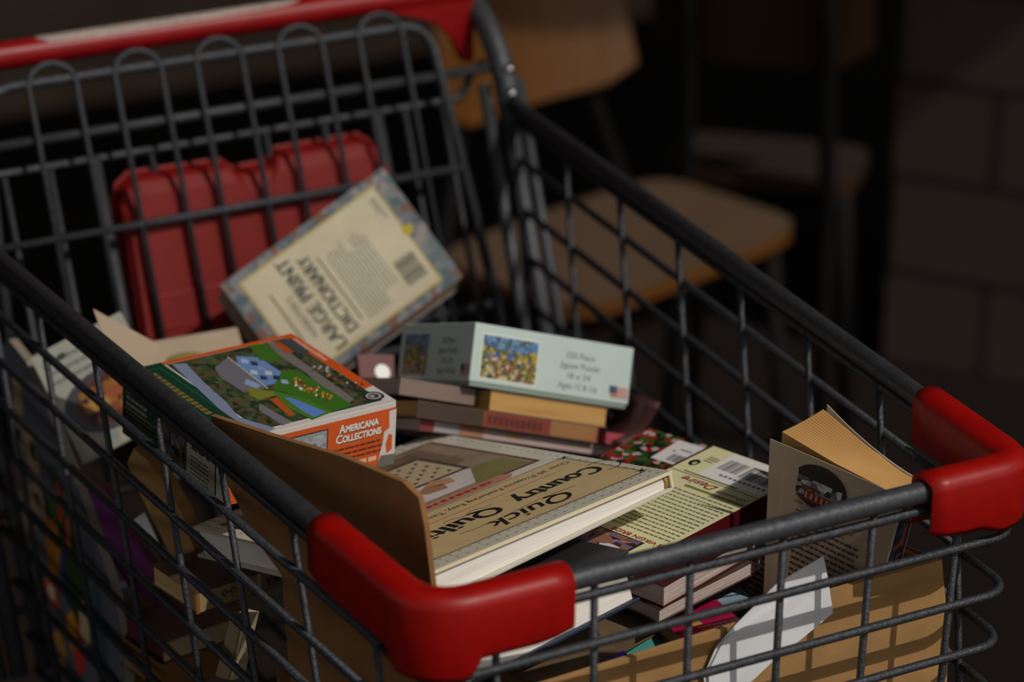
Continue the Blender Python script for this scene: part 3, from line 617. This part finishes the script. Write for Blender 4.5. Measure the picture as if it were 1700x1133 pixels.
p.rect(.056, -.0445, .088, -.0085, mat('#4a3f28', .4), 1); p.mosaic(.057, -.0435, .087, -.0095, 8, 9, lambda u, v, d: d.choice(['#5a5a6a', '#3c4228', '#6a5a34', '#2c3020', '#7a7a8a', '#5c3a2a']), 2, seed=6)
p.rect(.090, -.047, .128, -.006, mat('#a8a489', .4), 1); p.text('280', .096, -.0215, .026, .0145, mat('#163828', .4), 2, bold=.0006)
p.rows(.095, -.027, .121, -.043, 6, mat('#3f4a38', .4), 2, fill=.35); p.rect(.130, -.0485, AD, 0, mat('#c6c4ba', .4), 1)
p.build(a, 'side_print')

# ================================================================== pale green puzzle box, tipped back
GX, GY = (0.9454, -0.0354, -0.3239), (-0.0825, 0.9356, -0.3432); GO = (0.0391, 0.4272, -0.0165)
GF = (GO, GX, GY); GW, GD, GT = .1443, .1115, .048
b = thing('puzzle_box', 'pale mint green jigsaw puzzle box with a small colourful picture, tipped backwards', 'box', frame(*GF))
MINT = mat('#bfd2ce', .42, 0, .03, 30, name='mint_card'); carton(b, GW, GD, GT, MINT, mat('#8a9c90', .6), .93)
def puzzle_face(p, L, seed):
    k = L / GW
    p.rect(.0072 * k, -.0418, .0585 * k, -.0066, mat('#dfe6e0', .4), .6)
    def pk(u, v, d):
        if v > .72: return d.choice(['#4a74a8', '#5c86b5', '#3c5c8c', '#6f93b0', '#3d5a3a'])
        if v > .5: return d.choice(['#2f4a86', '#3f5fa0', '#4a5a30', '#a08a2a', '#5a6a2c', '#c0a03a'])
        return d.choice(['#7d7a2c', '#9a8a34', '#5a6430', '#b5a27a', '#8c6a3a', '#2c3a5c', '#44552a', '#c4b496', '#7a3a28'])
    p.mosaic(.0085 * k, -.0405, .0575 * k, -.0080, 22, 14, pk, 1.2, seed=seed)
    I = mat('#6a7278', .5)
    for t, y, w in (('550 Piece', -.0155, .026), ('Jigsaw Puzzle', -.0232, .036), ('18 x 24', -.0310, .021), ('Ages 12 & Up', -.0388, .036)):
        p.text(t, (.0965 - w / 2) * k, y, w * k, .0066, I, 1)
    p.rect(.127 * k, -.0405, .1425 * k, -.0322, mat('#b4766e', .4), 1); p.rect(.1255 * k, -.0372, .1325 * k, -.0315, mat('#3c4a68', .4), 1.5)
    for j in range(3): p.rect(.133 * k, -.0396 + j * .0025, .1425 * k, -.0387 + j * .0025, mat('#cfc0b4', .4), 1.5)
p = Print(o=(0, 0, 0), ax=(1, 0, 0), ay=(0, 0, 1)); puzzle_face(p, GW, 31); p.build(b, 'front_print')
p = Print(o=(0, GD, 0), ax=(0, -1, 0), ay=(0, 0, 1)); puzzle_face(p, GD, 32); p.build(b, 'side_print')

# paperbacks the mint box lies on
def gp(x, y, z): return in_frame(GF, x, y, z)
book('paperback_book', 'paperback with yellowed page edges directly under the mint green puzzle box', 'book', gp(.0175, -.004, -.0492), GX, GY, .107, .105, .0155, mat('#6e5b50', .5, 0, .1, 40, name='grey_brown_card'), mat_pages('#c79c5c', '#ad8448'), spine='T')
book('paperback_book', 'grey-brown paperback sticking out at the left beneath the mint green puzzle box', 'book', gp(-.052, .012, -.0492), GX, GY, .0655, .09, .0125, mat('#7d6b62', .5, 0, .1, 40, name='dusty_card'), PAGE_P, spine='B')
u = book('paperback_book', 'rust-red paperback second in the pile under the mint green puzzle box', 'book', gp(-.045, -.005, -.0650), GX, GY, .162, .10, .0125, mat('#6a4a34', .5, 0, .1, 40, name='brown_card_cover'), PAGE_T, spine='B', spine_m=mat('#7a2e1a', .5, 0, .2, 90, name='rust_spine'))
p = Print(o=(0, 0, 0), ax=(1, 0, 0), ay=(0, 0, 1)); p.rect(0, -.0120, .058, -.0005, mat('#3a2a1e', .5), .6); p.rect(.118, -.0120, .160, -.0005, mat('#96683c', .5), .6); p.rows(.062, -.006, .112, -.006, 1, mat('#4a160c', .5), 1)
[p.rect(.062 + .005 * k, -.0095, .0655 + .005 * k, -.0035, mat('#54190d', .5), 1) for k in range(10)]; p.build(u, 'spine_print')
u = book('paperback_book', 'pale pink magazine lowest in the pile under the mint green puzzle box', 'book', gp(-.036, .003, -.0780), GX, GY, .178, .10, .008, mat('#b09a94', .5, 0, .08, 50, name='pale_pink_paper'), PAGE_P, spine='B')
p = Print(o=(0, 0, 0), ax=(1, 0, 0), ay=(0, 0, 1)); p.rect(0, -.008, .012, 0, mat('#7a1420', .5), .6); p.rect(.012, -.008, .034, 0, mat('#8d8a90', .5), .6); p.rect(.034, -.008, .055, 0, mat('#9c6a52', .5), .6); p.oval(.082, -.005, .007, .0042, mat('#b5883c', .5), 1, 0, 180); p.build(u, 'spine_print')
book('paperback_book', 'pink-red booklet peeping out right of the pile under the mint green box', 'book', gp(.1185, -.014, -.0685), GX, GY, .040, .07, .0090, mat('#a03a4a', .5, 0, .05, 40, name='pink_red_card'), mat_pages('#a84456', '#8c3444'), spine='B')
# dark booklet curling up at the right
cb = thing('booklet', 'dark booklet with reddish edge curling upward beside the right wires', 'book', frame((.135, .38, -.12), (1, 0, 0), (0, 1, 0)))
m = MB(); st = []
for k in range(11):
    t = k / 10; x = .134 + .036 * t; z = -.1150 + .027 * t ** 2.6
    st.append([(x, .372, z), (x, .420, z - .01), (x, .420, z - .0115), (x, .372, z - .0015)])
m.sweep(st, mat('#3f1f1d', .5, 0, .1, 40, name='reddish_card')); m.build('cover', cb, M=ZI)

# ================================================================== dictionary leaning on the gate
DK = 0.955
DO, DX, DY = (-0.057, 0.6907, -0.0614), (0.3667, -0.5721, -0.7336), (0.8404, -0.1347, 0.525)
MB_ = mat_cells(['#66737a', '#85878b', '#7d8284', '#59676c', '#9a8f8c', '#7c5c50', '#6d7876', '#757984'], 130, 1.1, .42, 'marbled_print')
d = book('paperback_book', 'large print dictionary with marbled border leaning against the gate of the cart', 'book', DO, DX, DY, .1166, .1714, .022, MB_, mat_pages('#cfab94', '#a07c66'), spine='T', spine_m=mat('#70502a', .6, name='tan_spine'))
p = Print(o=(.1166, .1714, 0), ax=(-1, 0, 0), ay=(0, -1, 0))
def dx(x): return .1166 - x
def dy(y): return .1714 - y
def DR(x0, y0, x1, y1, m, l=1): p.rect(dx(x1), dy(y1), dx(x0), dy(y0), m, l)
DR(.0078, .0130, .1086, .1555, mat('#b8a868', .45), 1); DR(.0100, .0150, .1066, .1538, mat('#d2c8ac', .45, 0, .10, 25, name='aged_cream'), 1.6)
DI = mat('#33423c', .5); DL = mat('#6b7570', .5)
p.text('LARGE PRINT', dx(.1045), dy(.0585), .0905, .0170, DI, 3, bold=.0009)
p.text('DICTIONARY', dx(.0985), dy(.0745), .0760, .0160, DI, 3, bold=.0009)
p.text("WEBSTER'S", dx(.0850), dy(.0425), .0420, .0075, DI, 3)
DR(.032, .0280, .0860, .0293, DI, 3); DR(.030, .0795, .0950, .0808, DI, 3)
p.rows(dx(.0985), dy(.0870), dx(.0270), dy(.1085), 8, DL, 3, fill=.32, word=(.002, .006), ragged=.25)
p.rows(dx(.0870), dy(.1120), dx(.0240), dy(.1230), 4, DL, 3, fill=.32, word=(.002, .006), ragged=.3)
p.barcode(dx(.0965), dy(.1490), dx(.0715), dy(.1290), mat('#2e2c2c', .5), 3)
DR(.0165, .1480, .0370, .1492, DL, 3); DR(.0165, .1450, .0300, .1461, DL, 3)
c = (dx(.0560), dy(.157)); p.oval(c[0], c[1], .0045, .005, mat('#c0ab30', .4), 3)
p.build(d)
d.scale = (DK, DK, DK)
for o_ in d.children:                                # the pages have slipped, so the back lies a little lower than the front
    if o_.name.startswith(('back_cover', 'page_block', 'spine')):
        for v_ in o_.data.vertices:
            if v_.co.z < -.012: v_.co.x += .006; v_.co.y -= .010

# ================================================================== books at the left, seen through the side wires
FO, FX, FY = (-0.2212, 0.5845, -0.1423), (0.8747, -0.2466, 0.4173), (-0.1883, 0.6205, 0.7613)
f = book('paperback_book', 'pale cookbook with a picture of food in a pan, leaning behind the left wires', 'book', FO, FX, FY, .078, .0933, .008, mat('#a7a89e', .45, 0, .06, 60, name='pale_grey_card'), PAGE_W, spine='L')
p = Print()
p.oval(.040, .037, .036, .024, mat('#4a4650', .4), 1); p.oval(.044, .037, .030, .019, mat('#5a3020', .4), 1.5)
p.mosaic(.020, .022, .068, .050, 9, 6, lambda u, v, d: d.choice(['#8a4a28', '#a06a34', '#6b2c1c', '#b08840', '#3a2a28', '#946a2a']), 2, seed=14)
p.oval(.046, .040, .007, .005, mat('#a4583a', .4), 3); p.oval(.058, .030, .009, .006, mat('#a07a30', .4), 3)
p.rect(.056, .052, .064, .056, mat('#a8882c', .4), 2)
p.text('Family', .006, .074, .030, .010, mat('#4c5c58', .4), 2) if False else p.rows(.006, .082, .050, .066, 3, mat('#7b857e', .4), 2, fill=.35, word=(.004, .009))
p.oval(.022, .083, .004, .0025, mat('#3c4a44', .4), 2)
p.mosaic(.006, .002, .050, .012, 8, 2, lambda u, v, d: d.choice(['#9a9c92', '#b0a88c', '#8d969a', '#b4ae9c']), 2, seed=15)
p.build(f)
c2 = book('paperback_book', 'cream cookbook with an oval dish picture lying behind the orange puzzle box', 'book', (-0.1441, 0.6164, -0.103), (0.9915, -0.1268, 0.0289), (0.0837, 0.7921, 0.6046), .0752, .0386, .008, mat('#a8967f', .5, 0, .06, 40, name='cream_card'), PAGE_T, spine='B')
p = Print(); p.oval(.026, .010, .022, .014, mat('#6b6a2c', .4), 1); p.oval(.028, .011, .017, .010, mat('#9c6a2c', .4), 1.5); p.mosaic(.016, .006, .040, .018, 6, 3, lambda u, v, d: d.choice(['#a04a20', '#a8842c', '#7c7a2c', '#b06a34']), 2, seed=16); p.build(c2)
ta = thing('card_sheet', 'plain tan card leaning between the orange puzzle box and the left rail', 'paper', frame((-.205, .50, -.10), (1, 0, 0), (0, 1, 0)))
m = MB(); v4 = [(-.2085, .500, -.075), (-.170, .475, -.090), (-.1735, .535, -.033), (-.2130, .566, -.0075)]
vs = [Vector(v) for v in v4]; n4 = (vs[1] - vs[0]).cross(vs[2] - vs[0]).normalized() * -.0012
m.add(vs + [v + n4 for v in vs], [(0, 1, 2, 3), (7, 6, 5, 4), (0, 4, 5, 1), (1, 5, 6, 2), (2, 6, 7, 3), (3, 7, 4, 0)], mat('#a8947a', .6, 0, .05, 40, name='tan_paper')); m.build('sheet', ta, M=ZI)
# small red book between the puzzle boxes, glare painted on as a white oval
sv = book('paperback_book', 'small red book with a painted white glare spot between the orange and mint puzzle boxes', 'book', (-0.0212, 0.4979, -0.1089), (0.9738, -0.1608, -0.1608), (0.2274, 0.6886, 0.6886), .0300, .0520, .008, mat('#5e1014', .5, 0, .1, 60, name='red_card'), PAGE_W, spine='L')
p = Print(); p.oval(.019, .037, .0062, .0066, mat('#ffffff', .3), 1); p.rect(0, 0, .030, .026, mat('#a2a794', .4), .6); p.build(sv)
# painted board standing against the left wires
bd = thing('picture_book', 'large grey board book with cartoon colours standing against the left wires', 'book', frame((-.236, .62, -.33), (0, -1, 0), (0, 0, 1)))
BO = [(-.70, -.078), (-.66, -.082), (-.60, -.118), (-.545, -.158), (-.500, -.200), (-.477, -.235), (-.474, -.262), (-.480, -.300), (-.520, -.345), (-.650, -.345), (-.735, -.10)]
Mb = Matrix(((0, 0, -1, -.2335), (-1, 0, 0, 0), (0, 1, 0, 0), (0, 0, 0, 1))); Mb = Matrix(((0, 0, -1, -.236), (-1, 0, 0, 0), (0, 1, 0, 0), (0, 0, 0, 1)))
m = MB(); m.prism(BO, .007, mat('#8d8276', .6, name='board_edge'), M=Mb, top=mat('#62626e', .5, 0, .12, 30, name='grey_board')); bo = m.build('board', bd, M=ZI)
p = Print(o=(-.236, 0, 0), ax=(0, -1, 0), ay=(0, 0, 1))
LET = mat('#8a7358', .5)
rd = random.Random(5)
def blob(cx, cy, rx_, ry_, c, l, n=14, j=.25, a=0):
    pts = []
    for k in range(n):
        w = 2 * math.pi * k / n; rr = 1 + rd.uniform(-j, j); x, y = rx_ * rr * math.cos(w), ry_ * rr * math.sin(w)
        pts.append((cx + x * math.cos(a) - y * math.sin(a), cy + x * math.sin(a) + y * math.cos(a)))
    p.poly(pts, mat('#' + ''.join('%02x' % min(255, int(int(c[i:i+2], 16) * 1.35)) for i in (1, 3, 5)), .5), l)
for cx, cy, a_, b_ in ((-.688, -.135, .012, .028), (-.668, -.155, .014, .020), (-.692, -.178, .010, .024), (-.655, -.172, .012, .026), (-.664, -.205, .015, .012), (-.640, -.190, .008, .018), (-.690, -.225, .010, .02), (-.668, -.245, .008, .022)):
    blob(cx, cy, a_, b_, '#8a7358', 1, j=.35)
for cx, cy, a_, b_, c, l in ((-.615, -.185, .030, .030, '#2f3f26', 1), (-.632, -.172, .012, .014, '#454552', 2), (-.578, -.228, .030, .044, '#263618', 1.2), (-.602, -.178, .007, .018, '#8c2f16', 3), (-.622, -.228, .017, .026, '#8a5a12', 3), (-.602, -.238, .006, .018, '#2c2c5c', 4), (-.585, -.200, .006, .016, '#96431a', 4), (-.632, -.272, .018, .016, '#a04a34', 3), (-.632, -.272, .008, .007, '#c2a890', 4), (-.590, -.288, .012, .016, '#a8721a', 3.5), (-.577, -.297, .016, .022, '#9c2a18', 3), (-.562, -.268, .010, .024, '#9c8a6a', 2), (-.528, -.252, .020, .040, '#3c4854', 1.1), (-.62, -.315, .014, .014, '#9a6c30', 2)):
    blob(cx, cy, a_, b_, c, l)
o = p.build(bd); o.matrix_world = ZI
# purple book
pb = thing('paperback_book', 'deep purple book standing behind the grey picture board', 'book', frame((-.21, .51, -.217), (0.66, -0.75, 0), (0, 0, 1)))
PU = [(-.2355, .5367, -.137), (-.2268, .5268, -.1378), (-.2188, .5158, -.1633), (-.1970, .4877, -.2070), (-.2010, .4900, -.2260), (-.2167, .5093, -.2173), (-.2257, .5211, -.1957)]
def slab0(root, name, pts, nrm, th, m_, off=0):
    m = MB(); n = Vector(nrm).normalized(); k = len(pts); vs = [Vector(q) + n * off for q in pts] + [Vector(q) + n * (off + th) for q in pts]
    m.add(vs, [tuple(range(k)), tuple(range(k, 2 * k))[::-1]] + [(i, i + k, (i + 1) % k + k, (i + 1) % k) for i in range(k)], m_); return m.build(name, root, M=ZI)
slab0(pb, 'cover', PU, (.75, .66, -.05), .0008, mat('#6a2468', .45, 0, .1, 40, name='purple_cover')); slab0(pb, 'page_block', PU, (.75, .66, -.05), .010, mat('#5c1c2c', .6, name='maroon_pages'), .0009)
# brown standing paperback, spread pages curving
tb = thing('paperback_book', 'worn tan paperback standing open with curved pages behind the left wires', 'book', frame((-.21, .42, -.165), (0.66, -0.75, 0), (0, 0, 1)))
def slab(root, name, pts, nrm, th, m_):
    m = MB(); n = Vector(nrm).normalized() * th; k = len(pts); vs = [Vector(q) for q in pts] + [Vector(q) + n for q in pts]
    m.add(vs, [tuple(range(k)), tuple(range(k, 2 * k))[::-1]] + [(i, i + k, (i + 1) % k + k, (i + 1) % k) for i in range(k)], m_); return m.build(name, root, M=ZI)
TP_ = [(-.2365, .4483, -.0819), (-.2323, .4444, -.0692), (-.2254, .4360, -.0768), (-.2166, .4248, -.0934), (-.2082, .4134, -.1171), (-.2035, .4060, -.1443), (-.2064, .4078, -.1651), (-.2121, .4144, -.1632), (-.2227, .4289, -.1303), (-.2310, .4403, -.1040)]
slab(tb, 'page_block', TP_, (.75, .66, -.05), .016, mat('#a87f48', .7, 0, .14, 70, name='brown_paper'))
slab(tb, 'cover', [(a + .0115, b + .0105, c - .007) for a, b, c in TP_], (.75, .66, -.05), .0008, mat('#8a6120', .6, 0, .1, 50, name='ochre_cover'))
wt = thing('paper_scrap', 'small white paper triangle sticking out beside the worn tan paperback', 'paper', frame((-.2185, .4360, -.1481), (.66, -.75, 0), (0, 0, 1)))
slab(wt, 'sheet', [(-.2336, .4543, -.1323), (-.2259, .4463, -.1228), (-.2185, .4360, -.1481)], (.75, .66, -.05), .0006, mat('#f2f1f4', .6, name='white_scrap'))
# lying paperback with printed spine
VX, VY = (0.771, -0.5351, 0.3453), (-0.2216, 0.2828, 0.9332)
def spinebook(label, O, X, Yt, L, T, depth, cover, pages, **k):
    X = Vector(X).normalized(); Yt = Vector(Yt); Yt = (Yt - X * Yt.dot(X)).normalized(); O2 = Vector(O) + Yt * T; Y2 = Yt.cross(X)
    return book('paperback_book', label, 'book', O2, X, Y2, L, depth, T, cover, pages, spine='B', **k)
v = spinebook('cream-spined paperback lettered VA lying behind the left wires', (-.2310, .3400, -.1562), (.985, .174, 0), (0, 0, 1), .090, .0160, .058, mat('#4a3a30', .35, 0, .1, 40, name='dark_glossy_card', coat=.4), PAGE_T, spine_m=mat('#9c8660', .5, 0, .06, 60, name='cream_spine'))
p = Print(o=(0, 0, 0), ax=(1, 0, 0), ay=(0, 0, 1)); p.rect(.0, -.016, .003, 0, mat('#8a5c26', .5), .6); p.rect(.052, -.0125, .055, -.001, mat('#c4c0b4', .4), 1)
p.text('VA', .0590, -.0125, .0120, .0110, mat('#4a1c44', .4), 2, bold=.0003)
for x in (.024, .031): p.poly([(x, -.0035), (x + .003, -.0065), (x, -.0095), (x - .003, -.0065)], mat('#3a2c20', .4), 2); p.oval(x, -.0065, .0012, .0012, mat('#9c8660', .4), 3)
p.rows(.036, -.006, .048, -.008, 2, mat('#7a6a48', .4), 2, fill=.4); p.build(v, 'spine_print')
spinebook('maroon paperback with a cream spine, below the one lettered VA', (-.2290, .4110, -.2301), (.985, .174, 0), (0, 0, 1), .075, .0165, .055, mat('#3c0c14', .4, 0, .1, 40, name='dark_maroon_card', coat=.3), mat_pages('#5c1620', '#3c0c14'), spine_m=mat('#c0a884', .5, 0, .08, 50, name='tan_spine_card'))
st_ = thing('paperback_book', 'narrow cream-edged book standing slanted against the brown box wall', 'book', frame((-.2250, .3169, -.197), (.55, -.83, 0), (0, 0, 1)))
SN = [(-.225, .3169, -.197), (-.225, .294, -.1881), (-.225, .2642, -.1226), (-.225, .2821, -.1292)]
slab0(st_, 'page_block', SN, (1, .1, 0), .010, mat_pages('#d8c8a4', '#b8a680', 1)); slab0(st_, 'cover', [(a - .001, b + .003, c) for a, b, c in SN], (1, .1, 0), .0006, mat('#a8946c', .5, name='cream_book_card'), -.0007)
spinebook('brown-paged paperback lowest behind the left wires', (-.2270, .4230, -.2640), (.985, .174, 0), (0, 0, 1), .075, .0260, .06, mat('#3f1a14', .5, name='rust_brown_card'), mat_pages('#8f6a38', '#74522a'), spine_m=mat('#8a6232', .5, 0, .1, 60, name='amber_spine'))
spinebook('tan paperback with thick pages standing lowest at the left, behind the grey board', (-.2230, .4950, -.3050), (.985, .174, 0), (0, 0, 1), .048, .0560, .05, mat('#6e4c22', .5, name='ochre_card'), PAGE_T, spine_m=mat('#86602c', .5, 0, .1, 60, name='ochre_spine'))
#@@PLACE
# ================================================================== the place: paving, block wall, chairs, added shade roof
g = MB(); g.add([(-7, -7, 0), (9, -7, 0), (9, 9, 0), (-7, 9, 0)], [(0, 1, 2, 3)], mat('#17100c', .95, 0, .25, 6, .3, 60, name='dark_paving', spec=.2)); structure(g.build('floor'))
# block wall at the right
wm = bpy.data.materials.new('block_wall'); wm.use_nodes = True; n = wm.node_tree; bb = n.nodes['Principled BSDF']; bb.inputs['Roughness'].default_value = .9
tc = n.nodes.new('ShaderNodeTexCoord'); br = n.nodes.new('ShaderNodeTexBrick'); br.offset = .5
br.inputs['Color1'].default_value = lin('#4c3e3b'); br.inputs['Color2'].default_value = lin('#473936'); br.inputs['Mortar'].default_value = lin('#241411')
br.inputs['Scale'].default_value = 1; br.inputs['Mortar Size'].default_value = .010; br.inputs['Mortar Smooth'].default_value = .6; br.inputs['Brick Width'].default_value = .29; br.inputs['Row Height'].default_value = .142
n.links.new(tc.outputs['Object'], br.inputs['Vector']); n.links.new(br.outputs['Color'], bb.inputs['Base Color'])
g = MB(); g.box(0, 0, -.5, 2.6, 2.6, 0, wm)
o = g.build('wall_right', None, M=Matrix(((.582, 0, -.813, 1.437), (-.813, 0, -.582, 1.819), (0, 1, 0, 0), (0, 0, 0, 1)))); structure(o)
g = MB(); g.box(-4, 3.45, 0, 6, 3.65, 2.48, mat('#6b594c', .9, 0, .2, 4, name='shop_wall')); structure(g.build('wall_back'))
g = MB(); g.box(-4, 0.1, 2.5, 6, 4.2, 2.65, mat('#3a332e', .9, name='shade_roof')); structure(g.build('added_shade_roof'))  # unseen roof added to keep the sun off the background
WOOD = mat('#5f3a12', .45, 0, .15, 14, name='orange_plywood', coat=.0); WOODT = mat('#5c4a3a', .5, 0, .08, 18, name='worn_plywood'); WOOD_SHADE = mat('#2c1806', .5, 0, .15, 14, name='shaded_plywood'); WOODT_SHADE = mat('#2a221d', .6, 0, .1, 14, name='shaded_seat_plywood'); FRM = mat('#0a090a', .7, 0, name='black_steel', spec=.2)  # the second chair's back and seat woods have its shade mixed into their colour
def chair(label, x, y, rz, sw, sdp, bw, back_wood, top_wood, seat_z=.45, b0=.57, b1=.86, lean=.08):
    """seat centre at x, y; the back stands at +y of the chair's own axes"""
    c = thing('school_chair', label, 'chair', Matrix.Translation((x, y, 0)) @ Matrix.Rotation(rz, 4, 'Z'), 'plywood chairs behind the cart')
    m = MB(); pr_ = []
    for k in range(32):
        a = 2 * math.pi * k / 32; cx, cy = math.cos(a), math.sin(a); e = 0.35
        pr_.append((sw / 2 * math.copysign(abs(cx) ** e, cx), sdp / 2 * math.copysign(abs(cy) ** e, cy)))
    m.prism(pr_, .018, back_wood, M=Matrix.Translation((0, 0, seat_z)), top=top_wood); m.build('seat', c)
    m = MB(); st = []
    for i in range(9):
        u = i / 8 * 2 - 1; xx = u * bw / 2; bow = .025 * (u * u); ins = .022 * max(0, abs(u) - .72) / .28
        yb, yt = sdp / 2 + .02 - bow, sdp / 2 + .02 - bow + lean
        st.append([(xx, yb, b0 + ins), (xx, yt, b1 - ins), (xx, yt + .012, b1 - ins), (xx, yb + .012, b0 + ins)])
    m.sweep(st, back_wood, False); m.build('backrest', c, .003)
    for sx in (-1, 1):
        m = MB(); m.tube(fillet([(sx * (sw / 2 - .02), sdp / 2 + .06, 0.0), (sx * (sw / 2 - .03), sdp / 2 + .01, seat_z - .05), (sx * (bw / 2 - .05), sdp / 2 + .035, b0), (sx * (bw / 2 - .05), sdp / 2 + .055 + lean * .7, b1 - .05)], .05), .011, FRM, 10); m.build('leg', c)
        m = MB(); m.tube([(sx * (sw / 2 - .03), -sdp / 2 + .04, seat_z - .03), (sx * (sw / 2 - .015), -sdp / 2 + .0, 0.0)], .011, FRM, 10); m.build('leg', c)
        m = MB(); m.tube([(sx * (sw / 2 - .03), -sdp / 2 + .04, seat_z - .03), (sx * (sw / 2 - .03), sdp / 2, seat_z - .03)], .011, FRM, 10); m.build('seat_rail', c)
    m = MB(); m.tube([(-sw / 2 + .03, sdp / 2 - .03, seat_z - .032), (sw / 2 - .03, sdp / 2 - .03, seat_z - .032)], .011, FRM, 10); m.build('cross_bar', c)
    return c
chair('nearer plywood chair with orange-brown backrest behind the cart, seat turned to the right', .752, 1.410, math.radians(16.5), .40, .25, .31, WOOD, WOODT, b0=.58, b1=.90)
chair('shaded plywood chair seen from behind, between the nearer chair and the block wall', 1.065, 1.575, math.radians(16.5 + 120), .24, .15, .27, WOOD_SHADE, WOODT_SHADE, b0=.60, b1=.92)
